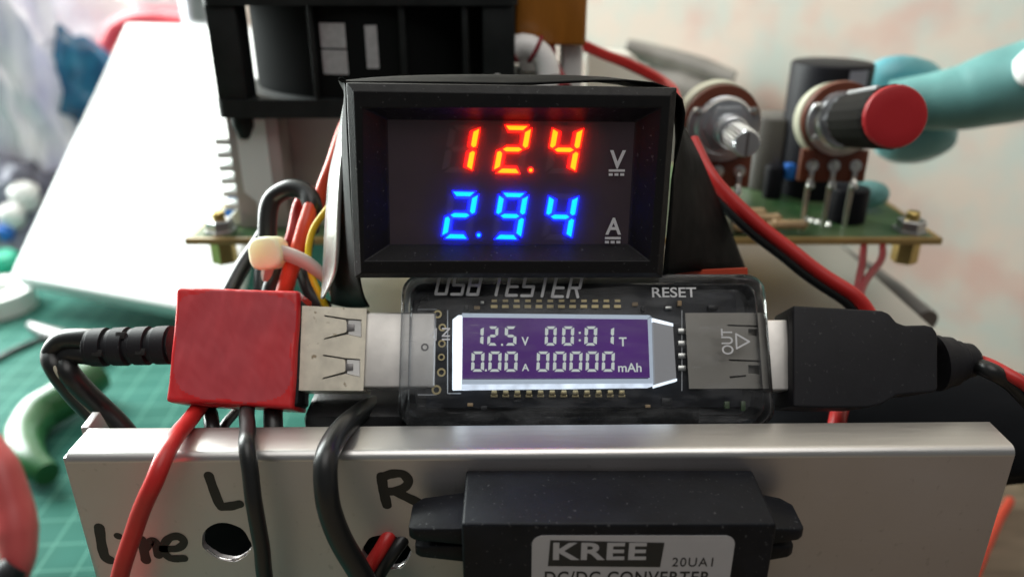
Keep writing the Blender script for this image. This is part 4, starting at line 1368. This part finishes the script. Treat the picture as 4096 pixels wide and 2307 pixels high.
# twin red and black wire from the meter, thin dark pair under the board
tw_ = thing('speaker_wire', 'red and black twin wire slanting down right from behind the meter', 'wire', PD(3100, 950, 145))
pts = [PD(2770, 560, 150), PD(2835, 690, 147), PD(2905, 775, 146), PD(3030, 895, 145), PD(3180, 1010, 144), PD(3300, 1105, 143), PD(3420, 1180, 142), PD(3480, 1260, 142)]
part('red_core', MT['wire_red'], tw_, lambda m: m.tube(pts, 1.3, 14, 8))
part('black_core', MT['wire_black'], tw_, lambda m: m.tube([p + Vector((-.9, .6, -1.5)) for p in pts], 1.15, 14, 8))
for k, x in enumerate((3440, 3515)):
    mb = MB()
    mb.tube([PZ(x + 15, 985, ZB - 2), PD(x + 10, 1040, 172), PD(3432 + 20 * k, 1140, 160), PD(3410 + 26 * k, 1240, 150), PD(3380 + 30 * k, 1420, 146)], .8, 10)
    one(mb, 'dark_red_wire', MT['wire_dred'], ('left' if k == 0 else 'right') + ' one of two thin dark red wires dropping under the right of the board', 'wire', group='dark red wires under the board')
mb = MB()
mb.tube([PD(3390, 1560, 140), PD(3360, 1640, 136), PD(3345, 1700, 134), PD(3330, 1800, 133)], 1.5, 12)
one(mb, 'red_wire', MT['wire_red'], 'short red wire visible below the black usb plug', 'wire')
mb = MB()
mb.tube([PD(3850, 1425, 130), PD(3950, 1452, 124), PD(4040, 1502, 121), PD(4130, 1565, 120), PD(4190, 1680, 120)], 1.0, 12)
one(mb, 'red_wire', MT['wire_red'], 'red wire running beside the black usb plug cable at right', 'wire')

# ================================================================== WIRE BUNDLE LEFT OF THE METER
mb = MB()
mb.tube([PD(1110, 1240, 142), PD(1085, 1050, 143), PD(1072, 930, 143), PD(1074, 834, 143), PD(1100, 784, 143), PD(1160, 752, 142), PD(1225, 770, 141), PD(1250, 830, 140), PD(1240, 920, 142)], 1.75, 14, 8)
one(mb, 'black_loop_wire', MT['wire_black'], 'black wire bent in a hook above the cream cable tie', 'wire')
mb = MB()
mb.tube([PD(1244, 818, 139.5), PD(1222, 900, 138.5), PD(1196, 990, 138), PD(1150, 1130, 138), PD(1100, 1290, 140)], [1.3, 1.5, 1.45, 1.5, 1.5], 14, 8)
one(mb, 'red_sleeve', MT['wire_orange'], 'orange red sleeve running down behind the cable tie strap', 'sleeve')
mb = MB()
mb.tube([PD(1420, 430, 150), PD(1375, 520, 148), PD(1330, 650, 146), PD(1290, 760, 146), PD(1262, 860, 146)], 1.3, 12, 8)
one(mb, 'orange_wire', MT['wire_orange'], 'orange red wire rising behind the left side of the meter', 'wire')
mb = MB()
mb.tube([PD(1230, 740, 148), PD(1192, 830, 147), PD(1170, 930, 146), PD(1150, 1000, 146), PD(1120, 1120, 146)], 1.1, 12, 8)
one(mb, 'narrow_red_wire', MT['wire_red'], 'narrow red wire between the black hook and the orange sleeve', 'wire')
mb = MB()
mb.tube([PD(1345, 800, 138), PD(1308, 836, 137), PD(1252, 920, 136.5), PD(1234, 1020, 136), PD(1250, 1110, 136), PD(1288, 1190, 136), PD(1330, 1290, 138)], .62, 12, 8)
one(mb, 'yellow_wire', MT['wire_yellow'], 'thin yellow wire bowing out left of the meter', 'wire')
mb = MB()
mb.tube([PD(1300, 1230, 140), PD(1255, 1190, 141), PD(1225, 1130, 142), PD(1210, 1050, 144), PD(1225, 960, 146)], 1.5, 12, 8)
one(mb, 'dark_bundle_wire', MT['wire_black'], 'black wire crossing behind the yellow wire beside the meter', 'wire')
for k, (pts, lab) in enumerate((
        ([(1075, 900, 150), (1030, 980, 150), (960, 1080, 148), (915, 1180, 146), (880, 1290, 146)], 'leftmost black wire curving out below the brass standoff'),
        ([(1060, 960, 148), (1050, 1070, 147), (1045, 1150, 146), (1040, 1290, 145)], 'black wire dropping straight from below the cable tie head'),
        ([(1120, 960, 144), (1105, 1080, 143), (1080, 1160, 142), (1060, 1290, 142)], 'black wire between the cable tie head and the orange sleeve'))):
    mb = MB()
    mb.tube([PD(*p) for p in pts], 1.55, 12, 8)
    one(mb, 'black_wire', MT['wire_black'], lab, 'wire', group='black wires held by the cable tie')
tie = thing('cable_tie', 'cream nylon cable tie round the wires left of the meter', 'cable tie', PD(1076, 1080, 137))
q = PD(1076, 1012, 136.5)
fr = Frame(-8, 20, 10, q)
part('head', MT['nylon'], tie, lambda m: m.prism(rrect(-2.95, 2.95, -2.9, 2.9, 1.75, 2), fr, -2.4, 2.2, .7, 3))
mb = MB()
cen = [PD(1125, 1008, 135.6), PD(1190, 1032, 134.8), PD(1250, 1066, 135), PD(1310, 1120, 136.5), PD(1335, 1170, 140)]
cen, _ = spline(cen, 1, 6)
mb.grid([[p + Vector((.3, 0, 1.25)) for p in cen], [p - Vector((.3, 0, 1.25)) for p in cen]])
so_ = mb.build('strap', MT['nylon2'], tie)
sd = so_.modifiers.new('solid', 'SOLIDIFY'); sd.thickness = .0006; sd.offset = 0
part('tail', MT['nylon2'], tie, lambda m: m.tube([PD(1080, 1050, 137.5), PD(1066, 1095, 138.5), PD(1060, 1120, 139)], [1.2, 1.0, .5], 8))
# cables lying inside the channel behind the front plate
for k, (pts, r, lab) in enumerate((
        ([(840, 1650, 126), (850, 1720, 122), (860, 1900, 121)], 1.2, 'black wire dropping behind the front plate beside the red wire'),
        ([(950, 1640, 131), (900, 1700, 127), (850, 1800, 124)], .8, 'thin slanting dark wire behind the front plate'),
        ([(1090, 1600, 126), (1095, 1700, 121), (1100, 1900, 120)], 1.5, 'black wire behind the plate just right of the thin black wire'))):
    mb = MB()
    mb.tube([PD(*p) for p in pts], r, 12, 8)
    one(mb, 'black_wire', MT['wire_black'], lab, 'wire')
mb = MB()
mb.wbox(-33.5, -17.2, 104.4, 121.8, 3.1, 82.4, 1.5)
one(mb, 'dark_fill_block', MT['black'], 'black block added to darken the space under the metal socket', 'relay')  # added black mass standing for the shade below the socket

# ================================================================== RIGHT BACKGROUND
mb = MB()
mb.blob((76, 130, 64), (43, 15, 11.5), .10, 1.5, 3)
one(mb, 'black_pouch', MT['pouch'], 'black cloth pouch wedged behind the right end of the chassis', 'pouch')
mb = MB()
mb.tube([PD(3420, 1620, 190), PD(3700, 1600, 180), PD(3950, 1640, 172), PD(4100, 1720, 165), PD(4300, 1800, 165)], 5.5, 16)
one(mb, 'thick_black_hose', MT['rubber'], 'thick black cable curving past the right corner of the chassis', 'cable')
mb = MB()
mb.tube([PZ(4040, 2000, 2), PZ(3990, 2090, 2), PZ(3940, 2200, 2), PZ(3890, 2330, 2)], 1.3, 10)
one(mb, 'red_desk_wire', MT['wire_orange'], 'red wire lying on the brown desk right of the front plate', 'wire')
mb = MB()
mb.tube([PZ(4100, 1790, 4), PZ(4110, 1850, 4), PZ(4150, 1930, 4)], 3, 10)
one(mb, 'pale_tube', MT['cream'], 'pale plastic tube lying beside the black pouch', 'tube')
mb = MB()
mb.tube([PD(3330, 1010, 236), PD(3450, 1090, 222), PD(3560, 1170, 208), PD(3700, 1290, 195)], [3, 3.6, 3.6, 3.6], 12)
one(mb, 'grey_cable', MT['steel_dark'], 'grey cable slanting along the wall under the board corner', 'cable')
tl = thing('teal_sleeve', 'teal rubber sleeve with a white tip behind the red capped knob', 'sleeve', PD(3800, 500, 215))
part('tube_body', MT['teal'], tl, lambda m: m.tube([PD(3560, 420, 214), PD(3700, 410, 210), PD(3850, 390, 206), PD(4000, 350, 202), PD(4200, 300, 198)], [6.4, 7.4, 8.6, 9.8, 10.6], 28, 6))
part('rolled_cuff', MT['teal2'], tl, lambda m: (m.blob(PD(3600, 345, 222), (12.5, 6, 8.5), .08, 1.0, 4, 4), m.blob(PD(3660, 545, 222), (12, 6, 8), .08, 1.0, 8, 4)))
part('tip', MT['white'], tl, lambda m: m.blob(PD(4120, 275, 192), (4.0, 4.2, 5.2), .12, 1, 2, 3))
mb = MB()
mb.blob(PZ(3480, 905, ZB) + Vector((3, 12, 4.2)), (6.2, 3.4, 3.6), .08, 1.0, 5, 4)
one(mb, 'teal_reflection', MT['teal'], 'teal lump standing in for the sleeve reflection behind the potentiometer legs', 'reflection')  # solid blob imitating a reflection of the teal sleeve

# ================================================================== LEFT BACKGROUND
bx = thing('white_box', 'flat white cardboard box propped at a slant on the left', 'box', PD(600, 1100, 330))
bl, brr, tr_, tl_ = PD(38, 1102, 332), PD(900, 1268, 300), PD(1180, 110, 405), PD(505, 92, 425)
nz_ = (brr - bl).cross(tl_ - bl).normalized()
if nz_.z < 0:
    nz_ = -nz_
mb = MB()
t = bmesh.new()
A = [t.verts.new(p) for p in (bl, brr, tr_, tl_)]
B = [t.verts.new(p - nz_ * 10) for p in (bl, brr, tr_, tl_)]
t.faces.new(A); t.faces.new(B[::-1])
for i in range(4):
    t.faces.new((A[i], B[i], B[(i + 1) % 4], A[(i + 1) % 4]))
bmesh.ops.recalc_face_normals(t, faces=t.faces)
bmesh.ops.bevel(t, geom=list(t.edges), offset=1.5, segments=3, affect='EDGES', profile=.5)
mb.merge(t)
mb.build('carton', MT['card'], bx)
q = (tl_ + tr_) / 2 - nz_ * 16
part('prop', MT['card'], bx, lambda m: m.wbox(q.x - 40, q.x + 40, q.y - 30, q.y - 2, 3.1, q.z - 18, 2))

mb = MB(); q = PD(60, 480, 430); mb.blob(q, (36, 40, 90), .3, 1.8, 1, 5)
one(mb, 'plastic_bag', MT['bag'], 'crinkled clear plastic bag standing at the left edge', 'plastic bag')
mb = MB(); q = PD(340, 110, 490); mb.blob(q, (56, 34, 46), .25, 1.4, 6, 5)
one(mb, 'white_bag', MT['bagw'], 'soft white bag behind the white box at upper left', 'bag')
mb = MB(); q = PD(640, 110, 520); mb.tube([PD(420, 260, 452), PD(465, 130, 450), PD(560, 78, 446), PD(700, 76, 442), PD(820, 100, 438)], [6, 6.5, 5.5, 5.5, 6], 16)
one(mb, 'red_band', MT['red_lid'], 'red plastic band showing above the white box', 'band')
mb = MB(); q = PD(300, 360, 436); mb.blob(q, (26, 18, 34), .28, 1.7, 12, 4)
one(mb, 'blue_packet', MT['blue_foil'], 'shiny dark blue packet between the clear bag and white box', 'packet')
mb = MB(); q = PD(700, 10, 448); mb.blob(q, (26, 8, 16), .2, 1.2, 15, 4)
one(mb, 'pale_cloth', MT['bagw'], 'pale cloth bundle behind the red band', 'cloth')
mb = MB(); q = PD(825, 50, 430); mb.lathe(q - Vector((0, 0, 40)), (0, 0, 1), [(0, 13), (58, 13), (62, 9)], 24)
one(mb, 'grey_bottle', MT['zinc'], 'shiny grey cylinder beside the left post of the fan', 'cylinder')
mb = MB(); q = PD(90, 900, 420); mb.blob(q, (45, 30, 30), .4, 2.4, 21, 5)
one(mb, 'parts_pile', MT['dark'], 'dark heap of small parts under the clear bag', 'parts')
for k, (x, y, d_, r, m_, nm, lab, ct) in enumerate((
        (25, 1040, 385, 7, 'mint', 'mint_lid', 'mint green lid at the left edge beside the box corner', 'lid'),
        (95, 770, 395, 7, 'white', 'white_bead', 'small white bead on the dark heap, upper one', 'bead'),
        (45, 850, 390, 6, 'white', 'white_bead', 'small white bead on the dark heap, lower one', 'bead'),
        (20, 920, 388, 4, 'blue', 'blue_bead', 'tiny blue bead at the left edge on the dark heap', 'bead'))):
    mb = MB(); q = PD(x, y, d_)
    mb.lathe(q - Vector((0, 0, r)), (0.2, -.3, 1), [(0, r * .8), (r * .3, r), (r * 1.4, r), (r * 1.8, r * .6)], 20)
    one(mb, nm, MT[m_], lab, ct)
tr = thing('tape_roll', 'white tape roll lying flat at the left edge of the cutting mat', 'tape roll', PZ(-10, 1235, 3))
q = PZ(-20, 1232, 3.1)
mb = MB()
rr_ = [[mb.bm.verts.new(q + Vector((r_ * math.cos(6.28318 * k / 40), r_ * math.sin(6.28318 * k / 40), z_))) for k in range(40)] for r_, z_ in ((17, 0), (17, 9), (8, 9), (8, 0))]
for i in range(4):
    for k in range(40):
        mb.bm.faces.new((rr_[i][k], rr_[i][(k + 1) % 40], rr_[(i + 1) % 4][(k + 1) % 40], rr_[(i + 1) % 4][k]))
mb.build('roll', MT['white'], tr)
mb = MB(); mb.tube([PZ(120, 1300, 5), PZ(190, 1330, 5), PZ(290, 1370, 5), PZ(400, 1440, 5)], [1.5, 3, 4, 3], 12)
one(mb, 'screwdriver_tip', MT['steel_dark'], 'grey pointed tool lying on the mat behind the twin lead', 'tool')
mb = MB(); mb.tube([PZ(-40, 1450, 4), PZ(80, 1390, 4), PZ(200, 1345, 4)], 1.1, 10)
one(mb, 'dark_mat_wire', MT['wire_black'], 'thin dark wire lying on the mat at the left edge', 'wire')
gp = thing('green_pliers', 'pliers with glossy green curved handles lying on the mat', 'pliers', PZ(130, 1700, 3))
part('handle', MT['green_h'], gp, lambda m: m.tube([PZ(380, 1500, 12), PZ(260, 1590, 11), PZ(150, 1660, 10), PZ(95, 1750, 10), PZ(120, 1840, 10), PZ(190, 1895, 9)], [6.5, 6.8, 6.5, 5.8, 5.0, 3.5], 20, 8))
rp = thing('coral_pliers', 'coral red tool handle with a dark end at the lower left corner', 'pliers', PZ(60, 2050, 3))
hd = part('handle', MT['pink_h'], rp, lambda m: m.tube([PD(-60, 1760, 200), PD(10, 1880, 198), PD(45, 2000, 197), PD(70, 2120, 196), PD(72, 2240, 195), PD(45, 2330, 195)], [3.5, 4.2, 4.6, 4.9, 3.9, 3.2], 20, 6))
part('end_cap', MT['rubber'], rp, lambda m: m.tube([PD(62, 2262, 192), PD(20, 2310, 191), PD(-40, 2380, 191)], [3.2, 3.8, 4], 16, 4))
